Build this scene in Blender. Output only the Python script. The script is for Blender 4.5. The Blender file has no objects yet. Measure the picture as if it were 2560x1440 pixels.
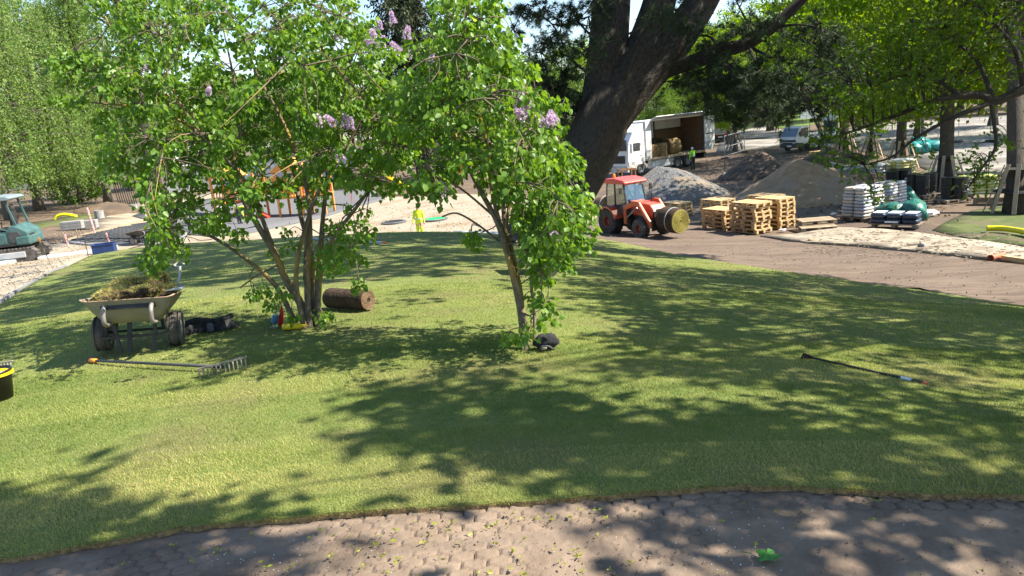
import bpy, bmesh, math, random
import numpy as np
from mathutils import Vector, Matrix, noise
from mathutils.geometry import delaunay_2d_cdt
random.seed(7); RNG=np.random.default_rng(7)
R=math.radians; sc=bpy.context.scene; COL=sc.collection
F=1900.0; PITCH=math.radians(13.0); ROLL=math.radians(5.2); EYE=np.array([0.0,0.0,5.6])
_fw=np.array([0,math.cos(PITCH),-math.sin(PITCH)]); _r0=np.array([1.0,0,0]); _u0=np.array([0,math.sin(PITCH),math.cos(PITCH)])
CR=math.cos(ROLL)*_r0-math.sin(ROLL)*_u0; CU=math.sin(ROLL)*_r0+math.cos(ROLL)*_u0
def ray(u,v): return _fw+CR*((u-1280)/F)-CU*((v-720)/F)
def at(u,v,d): return EYE+ray(u,v)*d
def onH(u,v,H):
    r=ray(u,v); return EYE+r*(H/-r[2])
# terrain: heights below the eye read at places of the site
_CT=[(-250,1440,2.15),(600,1440,2.0),(1280,1440,1.98),(1900,1440,2.0),(2750,1440,2.1),(100,1250,2.05),(1000,1200,1.98),(2000,1200,2.0),(2600,1220,2.1),
(20,980,2.1),(600,950,2.0),(245,881,2.03),(425,877,2.08),(770,820,2.1),(1315,875,2.08),(1000,950,2.0),(1700,900,2.2),(2000,920,2.25),(2400,1000,2.3),(2600,900,2.7),
(870,785,2.22),(1150,720,2.35),(800,680,2.6),(500,700,2.55),(250,760,2.45),(0,762,3.0),(130,682,3.4),(300,626,3.8),(550,604,4.1),
(800,590,3.75),(1053,583,3.35),(1280,592,3.7),(1480,596,4.6),(1150,640,2.75),(800,640,2.9),(500,640,3.3),(1500,680,3.0),(1500,625,3.9),
(1900,720,3.2),(1900,672,4.0),(2100,700,3.9),(2600,768,3.6),(2300,800,2.9),
(1600,587,4.8),(1880,578,5.0),(2160,555,4.9),(2390,496,5.4),(2250,420,5.5),(1700,420,5.8),(2000,375,5.4),(2540,530,5.1),(2600,640,4.4),(2300,605,4.8),
(2000,620,4.8),(2110,378,5.5),(1850,450,5.7),(1640,490,5.6),(1053,597,6.0),(1090,550,6.0),(1275,568,5.8),(900,530,6.0),(650,545,6.0),(548,588,5.2),
(60,655,3.7),(235,586,4.1),(262,634,3.9),(160,545,4.3),(90,508,4.2),(270,497,4.5),(410,600,4.3),(0,600,4.0),(2450,310,5.4),(1950,290,5.4)]
_P=[onH(*c) for c in _CT]
for a in range(-70,71,14):
    for rr,z in ((110,0.15),(220,0.1),(420,0.0)): _P.append(np.array([rr*math.sin(math.radians(a)),rr*math.cos(math.radians(a)),z]))
for p in ((-9,-6,3.5),(9,-6,3.5),(0,-12,3.5),(-22,-4,2.2),(24,-4,2.0),(16,5,2.6),(22,10,1.3),(-22,10,2.0),(-34,28,1.4),(-14,6,3.1),(40,20,0.4),(60,60,.2),(-60,60,.8)): _P.append(np.array(p,float))
_P=np.array(_P); _S=15.0
def _k(d2): return 0.5*d2*np.log(d2+1e-12)
def _tps():
    X=_P[:,:2]/_S; n=len(X); d2=((X[:,None]-X[None])**2).sum(-1); A=np.zeros((n+3,n+3)); A[:n,:n]=_k(d2)+np.eye(n)*2e-3
    A[:n,n]=1; A[:n,n+1:]=X; A[n,:n]=1; A[n+1:,:n]=X.T
    return np.linalg.solve(A,np.concatenate([_P[:,2],[0,0,0]])),X
_W,_X=_tps()
def hgrid(x,y):
    q=np.stack([np.ravel(x),np.ravel(y)],1)/_S; out=np.empty(len(q))
    for i in range(0,len(q),20000):
        s=q[i:i+20000]; d2=((s[:,None]-_X[None])**2).sum(-1); out[i:i+20000]=_k(d2)@_W[:-3]+_W[-3]+s@_W[-2:]
    return out.reshape(np.shape(x))
def h(x,y): return float(hgrid(np.array([x]),np.array([y]))[0])
def ground(u,v):
    r=ray(u,v); ts=np.concatenate([np.arange(2,40,.1),np.arange(40,400,.5)]); p=EYE+r*ts[:,None]
    g=hgrid(p[:,0],p[:,1]); b=np.nonzero(p[:,2]<g)[0]
    if len(b)==0: return p[-1]
    i=b[0]; f0=p[i-1,2]-g[i-1]; f1=p[i,2]-g[i]; t=ts[i-1]+(ts[i]-ts[i-1])*f0/(f0-f1) if i else ts[0]
    q=EYE+r*t; return np.array([q[0],q[1],h(q[0],q[1])])
def gd(u,d):
    vs=np.linspace(-200,1700,381); p=np.array([at(u,v,d) for v in vs]); g=hgrid(p[:,0],p[:,1]); i=np.nonzero(p[:,2]<g)[0]
    i=i[0] if len(i) else 380; q=p[i]; return np.array([q[0],q[1],h(q[0],q[1])])
def depth(p): return float((np.asarray(p)-EYE)@_fw)
def pix(p):
    q=np.asarray(p)-EYE; d=q@_fw; return (1280+F*(q@CR)/d, 720-F*(q@CU)/d, d)
# ---------------------------------------------------------------- camera, sky, sun, exposure
cd=bpy.data.cameras.new('camera'); cam=bpy.data.objects.new('camera',cd); COL.objects.link(cam); sc.camera=cam
cd.sensor_width=36; cd.lens=36*F/2560; cd.clip_start=.05; cd.clip_end=2000
cam.matrix_world=Matrix(((CR[0],CU[0],-_fw[0],EYE[0]),(CR[1],CU[1],-_fw[1],EYE[1]),(CR[2],CU[2],-_fw[2],EYE[2]),(0,0,0,1)))
SUN_EL=R(48); SUN_PHI=R(-4)
SUNV=Vector((math.cos(SUN_EL)*math.cos(SUN_PHI),math.cos(SUN_EL)*math.sin(SUN_PHI),math.sin(SUN_EL)))
w=bpy.data.worlds.new('World'); sc.world=w; w.use_nodes=True; nt=w.node_tree
sky=nt.nodes.new('ShaderNodeTexSky'); sky.sky_type='NISHITA'; sky.sun_disc=False; sky.sun_elevation=SUN_EL; sky.sun_rotation=math.pi/2-SUN_PHI
sky.air_density=1.0; sky.dust_density=.4; sky.ozone_density=2.5
bg=nt.nodes['Background']; bg.inputs['Strength'].default_value=.105; nt.links.new(sky.outputs[0],bg.inputs['Color'])
sl=bpy.data.lights.new('sun','SUN'); sl.energy=5.0; sl.angle=R(.53); sl.color=(1,.93,.80)
so=bpy.data.objects.new('sun',sl); COL.objects.link(so); so.rotation_euler=SUNV.to_track_quat('Z','Y').to_euler(); so.location=(20,0,30)
sc.render.engine='CYCLES'; sc.view_settings.view_transform='Standard'; sc.view_settings.look='None'; sc.view_settings.gamma=1; sc.view_settings.exposure=1.4
sc.cycles.max_bounces=6; sc.cycles.diffuse_bounces=3; sc.cycles.transmission_bounces=5; sc.cycles.transparent_max_bounces=8
sc.cycles.use_denoising=True; sc.cycles.caustics_reflective=False; sc.cycles.caustics_refractive=False
# ---------------------------------------------------------------- helpers
M={}
def mat(name,c1,c2=None,scale=8,rough=.8,bump=0,bscale=None,metal=0,detail=4,coord='Object',dist=.02,stretch=None,spec=.4,c3=None,s3=1.2):
    m=bpy.data.materials.new(name); m.use_nodes=True; n=m.node_tree.nodes; l=m.node_tree.links; b=n['Principled BSDF']
    b.inputs['Roughness'].default_value=rough; b.inputs['Metallic'].default_value=metal; b.inputs['Specular IOR Level'].default_value=spec
    b.inputs['Base Color'].default_value=(*c1,1)
    tc=n.new('ShaderNodeTexCoord'); out=tc.outputs[coord]
    if stretch:
        mp=n.new('ShaderNodeMapping'); mp.inputs['Scale'].default_value=stretch; l.new(out,mp.inputs['Vector']); out=mp.outputs[0]
    if c2:
        t=n.new('ShaderNodeTexNoise'); t.inputs['Scale'].default_value=scale; t.inputs['Detail'].default_value=detail; l.new(out,t.inputs['Vector'])
        r=n.new('ShaderNodeValToRGB'); r.color_ramp.elements[0].position=.33; r.color_ramp.elements[1].position=.67
        r.color_ramp.elements[0].color=(*c1,1); r.color_ramp.elements[1].color=(*c2,1); l.new(t.outputs['Fac'],r.inputs[0]); res=r.outputs[0]
        if c3:
            t3=n.new('ShaderNodeTexNoise'); t3.inputs['Scale'].default_value=s3; t3.inputs['Detail'].default_value=5; l.new(out,t3.inputs['Vector'])
            r3=n.new('ShaderNodeValToRGB'); r3.color_ramp.elements[0].position=.48; r3.color_ramp.elements[1].position=.66; l.new(t3.outputs['Fac'],r3.inputs[0])
            mx=n.new('ShaderNodeMix'); mx.data_type='RGBA'; l.new(r3.outputs[0],mx.inputs[0]); l.new(res,mx.inputs[6]); mx.inputs[7].default_value=(*c3,1); res=mx.outputs[2]
        l.new(res,b.inputs['Base Color'])
    if bump:
        t2=n.new('ShaderNodeTexNoise'); t2.inputs['Scale'].default_value=bscale or scale*3; t2.inputs['Detail'].default_value=6; l.new(out,t2.inputs['Vector'])
        bp=n.new('ShaderNodeBump'); bp.inputs['Strength'].default_value=bump; bp.inputs['Distance'].default_value=dist; l.new(t2.outputs['Fac'],bp.inputs['Height']); l.new(bp.outputs[0],b.inputs['Normal'])
    M[name]=m; return m
def leafmat(name,ca,cb,trans=.35,rough=.5,cc=None):
    m=bpy.data.materials.new(name); m.use_nodes=True; n=m.node_tree.nodes; l=m.node_tree.links; n.remove(n['Principled BSDF']); o=n['Material Output']
    a=n.new('ShaderNodeAttribute'); a.attribute_name='rnd'; r=n.new('ShaderNodeValToRGB'); r.color_ramp.elements[0].color=(*ca,1); r.color_ramp.elements[1].color=(*cb,1)
    if cc: e=r.color_ramp.elements.new(.85); e.color=(*cc,1)
    l.new(a.outputs['Fac'],r.inputs[0])
    d=n.new('ShaderNodeBsdfPrincipled'); d.inputs['Roughness'].default_value=rough; d.inputs['Specular IOR Level'].default_value=.35; l.new(r.outputs[0],d.inputs['Base Color'])
    t=n.new('ShaderNodeBsdfTranslucent'); h_=n.new('ShaderNodeHueSaturation'); h_.inputs['Hue'].default_value=.485; h_.inputs['Value'].default_value=1.5; h_.inputs['Saturation'].default_value=1.1; l.new(r.outputs[0],h_.inputs['Color']); l.new(h_.outputs[0],t.inputs['Color'])
    x=n.new('ShaderNodeMixShader'); x.inputs[0].default_value=trans; l.new(d.outputs[0],x.inputs[1]); l.new(t.outputs[0],x.inputs[2]); l.new(x.outputs[0],o.inputs['Surface'])
    M[name]=m; return m
def tag(o,label=None,cat=None,group=None,kind=None):
    if label: o['label']=label
    if cat: o['category']=cat
    if group: o['group']=group
    if kind: o['kind']=kind
    return o
def link(name,me,m=None,parent=None,smooth=False):
    o=bpy.data.objects.new(name,me); COL.objects.link(o)
    if m is not None and len(me.materials)==0: me.materials.append(M[m] if isinstance(m,str) else m)
    if parent is not None: o.parent=parent
    if smooth: me.polygons.foreach_set('use_smooth',[True]*len(me.polygons))
    return o
def empty(name,loc,rz=0,label=None,cat=None,group=None):
    o=bpy.data.objects.new(name,None); COL.objects.link(o); o.location=[float(q) for q in loc]; o.rotation_euler=(0,0,rz); o.empty_display_size=.1
    return tag(o,label,cat,group)
def arrmesh(name,V,Fa,rnd=None,mi=None):
    V=np.asarray(V,np.float32); Fa=np.asarray(Fa,np.int32); me=bpy.data.meshes.new(name); k=Fa.shape[1]
    me.vertices.add(len(V)); me.vertices.foreach_set('co',V.ravel()); me.loops.add(Fa.size); me.loops.foreach_set('vertex_index',Fa.ravel())
    me.polygons.add(len(Fa)); me.polygons.foreach_set('loop_start',np.arange(0,Fa.size,k,dtype=np.int32))
    if mi is not None: me.polygons.foreach_set('material_index',np.asarray(mi,np.int32))
    me.update(calc_edges=True)
    if rnd is not None:
        a=me.attributes.new('rnd','FLOAT','FACE'); a.data.foreach_set('value',np.asarray(rnd,np.float32))
    return me
def copy_tree(o,parent=None):
    c=o.copy(); COL.objects.link(c); c.parent=parent
    for ch in [k for k in o.children]: copy_tree(ch,c)
    return c
def rotz(a): return Matrix.Rotation(a,4,'Z')
class MB:
    def __init__(s): s.v=[]; s.f=[]; s.m=Matrix.Identity(4); s.uv=None
    def _add(s,vs,fs):
        b=len(s.v); s.v+= [s.m@Vector(v) for v in vs]; s.f+=[[i+b for i in f] for f in fs]; return s
    def box(s,c,d,rot=None,taper=None):
        x,y,z=d[0]/2,d[1]/2,d[2]/2; t=taper or (1,1); vs=[]
        for k in (-1,1):
            fx,fy=(t if k>0 else (1,1))
            vs+=[Vector((-x*fx,-y*fy,z*k)),Vector((x*fx,-y*fy,z*k)),Vector((x*fx,y*fy,z*k)),Vector((-x*fx,y*fy,z*k))]
        if rot is not None: vs=[rot@v for v in vs]
        return s._add([v+Vector(c) for v in vs],[(3,2,1,0),(4,5,6,7),(0,1,5,4),(1,2,6,5),(2,3,7,6),(3,0,4,7)])
    def bar(s,a,b,w_,t_,up=(0,0,1)):
        a=Vector(a); b=Vector(b); d=b-a; L=d.length; x=d.normalized(); y=Vector(up).cross(x)
        if y.length<1e-4: y=Vector((0,1,0)).cross(x)
        y.normalize(); z=x.cross(y); rm=Matrix((x,y,z)).transposed(); return s.box((a+b)/2,(L,w_,t_),rm)
    def prism(s,prof,y0,y1,axis='y'):
        n=len(prof); f=(lambda p,y:(p[0],y,p[1])) if axis=='y' else ((lambda p,y:(y,p[0],p[1])) if axis=='x' else (lambda p,y:(p[0],p[1],y)))
        vs=[f(p,y0) for p in prof]+[f(p,y1) for p in prof]
        return s._add(vs,[list(range(n))[::-1],list(range(n,2*n))]+[(i,(i+1)%n,n+(i+1)%n,n+i) for i in range(n)])
    def tube(s,pts,rad,n=8,cap=True):
        pts=[Vector(p) for p in pts]; k=len(pts)
        if not hasattr(rad,'__len__'): rad=[rad]*k
        vs=[]; fs=[]; up=None
        for i,p in enumerate(pts):
            t=(pts[min(i+1,k-1)]-pts[max(i-1,0)]).normalized()
            if up is None: up=Vector((0,0,1)) if abs(t.z)<.9 else Vector((1,0,0))
            a=t.cross(up)
            if a.length<1e-5: a=t.cross(Vector((1,0,0)))
            a.normalize(); b=a.cross(t).normalized(); up=b
            for j in range(n):
                q=2*math.pi*j/n; vs.append(p+(a*math.cos(q)+b*math.sin(q))*rad[i])
        for i in range(k-1):
            for j in range(n): fs.append((i*n+j,i*n+(j+1)%n,(i+1)*n+(j+1)%n,(i+1)*n+j))
        if cap: fs+=[list(range(n))[::-1],list(range((k-1)*n,k*n))]
        return s._add(vs,fs)
    def lathe(s,prof,n=20,c=(0,0,0),axis='z',cap=True):
        vs=[];fs=[];k=len(prof)
        for (r,z) in prof:
            for j in range(n):
                a=2*math.pi*j/n; x,y=r*math.cos(a),r*math.sin(a)
                p=(x,y,z) if axis=='z' else ((x,z,y) if axis=='y' else (z,x,y)); vs.append((p[0]+c[0],p[1]+c[1],p[2]+c[2]))
        for i in range(k-1):
            for j in range(n): fs.append((i*n+j,i*n+(j+1)%n,(i+1)*n+(j+1)%n,(i+1)*n+j))
        if cap: fs+=[list(range(n))[::-1],list(range((k-1)*n,k*n))]
        return s._add(vs,fs)
    def blob(s,c,r,n=10,k=7,amp=.12,seed=0,flat=0):
        vs=[];fs=[]
        for i in range(k+1):
            t=math.pi*i/k
            for j in range(n):
                a=2*math.pi*j/n; d=Vector((math.sin(t)*math.cos(a),math.sin(t)*math.sin(a),math.cos(t)))
                q=1+amp*2*noise.noise(d*1.7+Vector((seed*3.1,seed*1.7,seed)))+amp*noise.noise(d*4+Vector((seed,seed*2.3,0)))
                z=d.z*r[2]*q
                if flat and z<-flat: z=-flat
                vs.append((c[0]+d.x*r[0]*q,c[1]+d.y*r[1]*q,c[2]+z))
        for i in range(k):
            for j in range(n): fs.append((i*n+j,(i+1)*n+j,(i+1)*n+(j+1)%n,i*n+(j+1)%n))
        return s._add(vs,fs)
    def mesh(s,name):
        me=bpy.data.meshes.new(name); me.from_pydata([tuple(v) for v in s.v],[],s.f); me.update()
        bm=bmesh.new(); bm.from_mesh(me); bmesh.ops.recalc_face_normals(bm,faces=bm.faces); bm.to_mesh(me); bm.free(); return me
    def build(s,name,m,parent=None,bevel=0,smooth=False,label=None,subsurf=0):
        o=link(name,s.mesh(name),m,parent,smooth)
        if bevel: q=o.modifiers.new('bevel','BEVEL'); q.width=bevel; q.segments=2; q.limit_method='ANGLE'; q.angle_limit=R(40)
        if subsurf: q=o.modifiers.new('sub','SUBSURF'); q.levels=subsurf; q.render_levels=subsurf
        if label: o['label']=label
        return o
def G(p,dz=0): return Vector((float(p[0]),float(p[1]),h(p[0],p[1])+dz))
def spline(pts,k=5):
    P=[Vector(p) for p in pts]; out=[]
    for i in range(len(P)-1):
        p0=P[max(i-1,0)];p1=P[i];p2=P[i+1];p3=P[min(i+2,len(P)-1)]
        for j in range(k):
            t=j/k; out.append(.5*((2*p1)+(p2-p0)*t+(2*p0-5*p1+4*p2-p3)*t*t+(3*p1-p0-3*p2+p3)*t**3))
    return out+[P[-1]]
def inpoly(x,y,poly):
    c=np.zeros(np.shape(x),bool); n=len(poly)
    for i in range(n):
        x1,y1=poly[i][:2]; x2,y2=poly[(i+1)%n][:2]
        k=((y1>y)!=(y2>y)); c^= k&(x<(x2-x1)*(y-y1)/(y2-y1+1e-12)+x1)
    return c
def sheet(name,poly,off,m,step,kind='structure',skirt=0,rough=0,jag=0,label=None):
    """ground sheet draped over the terrain inside a closed outline (world xy)"""
    pts=[Vector((p[0],p[1])) for p in poly]; dense=[]
    for i in range(len(pts)):
        a,b=pts[i],pts[(i+1)%len(pts)]; L=(b-a).length; st=(step if not jag or a.y>5 else .03)*max(1,min(4,math.hypot(a.x,a.y)/12)); n=max(1,int(L/st))
        dense+=[a.lerp(b,j/n) for j in range(n)]
    if jag: dense=[p+Vector((noise.noise(Vector((p.x*9,p.y*9,1))),noise.noise(Vector((p.x*9,p.y*9,7)))+.4*noise.noise(Vector((p.x*16,p.y*16,7)))))*jag for p in dense]
    xs=[p.x for p in dense]; ys=[p.y for p in dense]; y=min(ys); cand=[]
    while y<max(ys):
        st=step*max(1,min(5,abs(y)/10)); xx=np.arange(min(xs),max(xs),st); cand+= [(float(q),y) for q in xx+RNG.uniform(-.2,.2,len(xx))*st]; y+=st
    cand=np.array(cand); ins=inpoly(cand[:,0],cand[:,1],[(p.x,p.y) for p in dense]); cand=cand[ins]
    n=len(dense); vs=dense+[Vector((float(a),float(b))) for a,b in cand]
    r=delaunay_2d_cdt(vs,[(i,(i+1)%n) for i in range(n)],[list(range(n))],1,1e-5)
    V=np.array([(p.x,p.y) for p in r[0]]); z=hgrid(V[:,0],V[:,1])+off
    if rough: z+=np.array([noise.noise(Vector((a*1.3,b*1.3,0)))*rough+noise.noise(Vector((a*5,b*5,3)))*rough*.35 for a,b in V])
    vv=[(float(a[0]),float(a[1]),float(b)) for a,b in zip(V,z)]; fs=[list(f) for f in r[2]]; mi=[0]*len(fs)
    me=bpy.data.meshes.new(name); me.from_pydata(vv,[],fs); bm=bmesh.new(); bm.from_mesh(me)
    for f in bm.faces: f.smooth=True
    if bm.faces and sum(f.normal.z for f in bm.faces)<0: bmesh.ops.reverse_faces(bm,faces=bm.faces)
    if skirt:
        ed=[e for e in bm.edges if e.is_boundary]; ex=bmesh.ops.extrude_edge_only(bm,edges=ed)
        for g in ex['geom']:
            if isinstance(g,bmesh.types.BMVert): g.co.z-=skirt
            if isinstance(g,bmesh.types.BMFace): g.material_index=1; g.smooth=False
    bm.to_mesh(me); bm.free(); me.update(); o=link(name,me,m); tag(o,label,None,None,kind); return o
# ---------------------------------------------------------------- ground materials
mat('soil',(.105,.07,.046),(.165,.115,.076),3,.95,.6,40,dist=.03,c3=(.085,.065,.05),s3=.5)
mat('soil_near',(.175,.127,.09),(.235,.175,.127),6,.95,.5,90,dist=.008,c3=(.135,.098,.07),s3=2.3)
mat('track_dirt',(.115,.082,.06),(.19,.14,.104),2.2,.95,.7,25,dist=.04,detail=8,stretch=(.35,2.4,1),c3=(.115,.08,.06),s3=.8)
mat('gravel_pale',(.30,.245,.18),(.41,.35,.265),18,.95,.9,30,dist=.05,c3=(.28,.215,.14),s3=.6)
mat('sandy_paving',(.27,.225,.165),(.36,.31,.235),4,.9,.5,30,dist=.02,c3=(.19,.15,.11),s3=1.6)
mat('asphalt_pale',(.17,.15,.135),(.23,.21,.19),2,.9,.3,30,dist=.01,c3=(.34,.32,.29),s3=.4)
mat('rubber_grey',(.10,.10,.105),(.145,.145,.15),8,.9,.3,60,dist=.01)
mat('lawn_base',(.125,.165,.034),(.185,.205,.052),5,.95,.8,60,dist=.03,c3=(.165,.155,.055),s3=1.1)
mat('far_lawn',(.085,.14,.022),(.13,.18,.035),.9,.95,.8,9,dist=.1)
mat('verge_grass',(.06,.095,.018),(.12,.135,.04),2.5,.95,.9,22,dist=.06,c3=(.13,.10,.062),s3=1.0)
mat('turf_edge',(.15,.09,.04),(.34,.235,.10),40,.95,.8,80,dist=.02)
mat('kerb_grey',(.20,.20,.20),(.27,.27,.27),10,.85,.2,40)
mat('plastic_edge',(.33,.37,.40),(.42,.46,.48),6,.6,.1,20)
# base ground, graded grid out to the horizon
gx=np.sinh(np.linspace(-4.2,4.2,181))*9.0; gy=np.concatenate([np.linspace(-14,6,28)[:-1],np.geomspace(6,330,130)])
XX,YY=np.meshgrid(gx,gy); ZZ=hgrid(XX,YY)-.06
ZZ=np.where(np.hypot(XX,YY)>260,np.minimum(ZZ,0)*0-.06,ZZ)
nx,ny=len(gx),len(gy); idx=np.arange(nx*ny).reshape(ny,nx)
Fq=np.stack([idx[:-1,:-1],idx[:-1,1:],idx[1:,1:],idx[1:,:-1]],-1).reshape(-1,4)
tag(link('ground',arrmesh('ground',np.stack([XX,YY,ZZ],-1).reshape(-1,3),Fq),'soil',smooth=True),kind='structure')
def px(*a): return [ground(u,v)[:2] for u,v in a]
LAWN_NEAR=[(-420,1480),(-150,1436),(0,1404),(100,1391),(200,1372),(330,1350),(470,1322),(600,1311),(700,1306),(850,1290),(1000,1278),(1150,1272),(1300,1261),(1450,1250),(1600,1239),(1750,1226),(1850,1220),(1980,1224),(2100,1230),(2220,1236),(2350,1243),(2450,1243),(2560,1243),(2800,1250)]
lawn_poly=px(*LAWN_NEAR)+[ground(3000,900)[:2]]+px((2800,795),(2560,767),(2430,747),(2300,727),(2100,700),(1900,671),(1780,652),(1700,640),(1620,622),(1560,609),(1500,598))
lawn_poly+=[gd(u,d)[:2] for u,d in ((1400,26.5),(1280,26),(1150,26.5),(1053,27),(900,29),(760,31),(650,31.5))]+px((550,604),(450,610),(370,617))+[gd(300,29.2)[:2],gd(230,27)[:2]]+px((170,667),(130,682),(60,722),(0,763),(-80,815),(-250,930),(-600,1150))
lawn=sheet('lawn',lawn_poly,.02,'lawn_base',.14,skirt=.035,rough=.003,jag=.024); lawn.data.materials.append(M['turf_edge'])
# bare soil strip in the foreground with tyre imprints pressed into it
def soil_near():
    xs=np.arange(-3.5,3.3,.0085); ys=np.arange(2.7,4.45,.0085); X,Y=np.meshgrid(xs,ys); Z=hgrid(X,Y)-.012
    nz=np.array([noise.noise(Vector((a*1.1,b*1.1,1))) for a,b in zip(X.ravel()[::16],Y.ravel()[::16])]);
    def vn(sx,seed,amp):
        g=np.random.default_rng(seed).standard_normal((int(len(ys)/sx)+3,int(len(xs)/sx)+3)); iy=np.arange(len(ys))/sx; ix=np.arange(len(xs))/sx
        y0=iy.astype(int);x0=ix.astype(int);fy=(iy-y0)[:,None];fx=(ix-x0)[None]; fy=fy*fy*(3-2*fy); fx=fx*fx*(3-2*fx)
        return amp*((g[y0][:,x0]*(1-fx)+g[y0][:,x0+1]*fx)*(1-fy)+(g[y0+1][:,x0]*(1-fx)+g[y0+1][:,x0+1]*fx)*fy)
    rel=vn(90,1,.008)+vn(26,2,.0016)+vn(7,3,.0008)+vn(3,4,.0009)+vn(1.5,5,.0007)
    # tyre tracks: three bands running along the turf edge, staggered six-sided lug prints
    msk=vn(30,9,1.0)
    for (y0,sl,wd,x0,x1,ph) in ((3.66,.055,.36,-1.3,1.35,0),(3.12,.05,.17,-1.6,.9,.05),(3.72,-.03,.36,1.2,3.2,.03),(3.45,.06,.30,-3.4,-1.5,.07)):
        c=Y-(y0+sl*X); qx=(X+ph)/.118; qy=c/.082; HX,HY=1.0,1.7320508
        ax_=np.mod(qx,HX)-HX/2; ay_=np.mod(qy,HY)-HY/2; bx_=np.mod(qx-HX/2,HX)-HX/2; by_=np.mod(qy-HY/2,HY)-HY/2; k=(ax_**2+ay_**2)<(bx_**2+by_**2)
        g1=np.where(k,ax_,bx_); g2=np.where(k,ay_,by_); hd_=np.maximum(np.abs(g1),np.abs(g1)*.5+np.abs(g2)*.8660254); edge=.5-hd_
        groove=1-np.clip(edge/.085,0,1); wob=np.clip((msk+1.1)/.8,0,1)
        band=np.clip((wd-np.abs(c))/.06,0,1)*np.clip((X-x0)/.3,0,1)*np.clip((x1-X)/.3,0,1)*wob
        rel+=band*(-.016*groove**1.5-g1*.009-g2*.004)
    Z=Z+rel; ii=np.arange(Z.size).reshape(Z.shape); Fq=np.stack([ii[:-1,:-1],ii[:-1,1:],ii[1:,1:],ii[1:,:-1]],-1).reshape(-1,4)
    cx_=(X[:-1,:-1]+.006).ravel(); cy_=(Y[:-1,:-1]+.006).ravel()
    ins=inpoly(cx_,cy_-.10,[(p[0],p[1]) for p in lawn_poly])
    return arrmesh('bare_soil',np.stack([X,Y,Z],-1).reshape(-1,3),Fq[~ins])
tag(link('bare_soil',soil_near(),'soil_near',smooth=True),kind='structure')
sheet('dirt_track',px((1440,600),(1500,597),(1620,622),(1700,640),(1900,671),(2100,700),(2300,727),(2560,767),(2800,800),(2900,700),(2560,664),(2300,632),(2000,606),(1900,592),(1760,570),(1640,560),(1560,548),(1470,556)),-.015,'track_dirt',.3,rough=.09)
sheet('paved_path',px((1985,585),(2090,568),(2200,572),(2300,582),(2430,598),(2560,618),(2800,655),(2850,690),(2560,655),(2420,640),(2300,626),(2150,612),(2000,603),(1900,590)),.01,'sandy_paving',.35,rough=.03,skirt=.14)
GRAVEL=px((-500,1000),(-250,930),(-80,815),(0,763),(60,722),(130,682),(170,667))+[gd(230,27.2)[:2],gd(300,29.4)[:2]]+px((370,616),(450,609),(550,603))+[gd(u,d)[:2] for u,d in ((650,31.2),(900,28.5),(1150,26),(1400,26))]+px((1470,560),(1500,530),(1440,500),(1330,488),(1150,484),(980,492),(900,478),(700,470),(520,480),(440,500),(380,494),(330,505),(300,530),(240,548),(245,572),(190,590),(130,612),(60,632),(-100,660),(-400,760))
sheet('gravel_bed',GRAVEL,-.025,'gravel_pale',.45,rough=.05,skirt=.1)
sheet('rubber_surface',px((330,540),(370,525),(460,505),(560,492),(760,478),(930,474),(965,498),(880,520),(800,545),(700,566),(620,584),(520,592),(470,586),(420,560)),.02,'rubber_grey',.6,skirt=.1)
sheet('asphalt_yard',px((1800,352),(1960,345),(2050,330),(2200,310),(2560,284),(2800,262),(3000,420),(2560,440),(2420,436),(2330,430),(2290,412),(2200,382),(2080,370),(1990,362),(1880,372),(1790,382)),-.02,'asphalt_pale',1.2,skirt=.1)
sheet('sunlit_turf',px((1560,352),(1800,322),(1900,326),(1980,318),(2060,306),(2120,292),(2300,276),(2560,242),(2700,205),(2300,216),(1990,246),(1800,262),(1500,310)),-.02,'far_lawn',2.5,skirt=.1)
sheet('park_road',px((1790,348),(1800,328),(1850,304),(1842,280),(1862,280),(1886,304),(1960,326),(1990,334),(1960,344)),.03,'asphalt_pale',1.6,skirt=.1)
sheet('grass_verge',px((2330,572),(2380,545),(2430,523),(2500,512),(2700,500),(2760,620),(2560,612),(2430,594)),-.04,'verge_grass',.35,rough=.03,skirt=.1)
sheet('grass_strip',px((2290,432),(2330,420),(2345,445),(2355,478),(2310,470)),-.03,'verge_grass',.5,rough=.03,skirt=.08)
sheet('grass_patch',px((60,556),(120,548),(240,528),(245,540),(150,560),(70,572)),-.045,'verge_grass',.4,rough=.03,skirt=.05)
sheet('grass_islet',px((290,515),(330,505),(345,515),(310,522)),-.02,'verge_grass',.4,rough=.03,skirt=.05)
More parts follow.
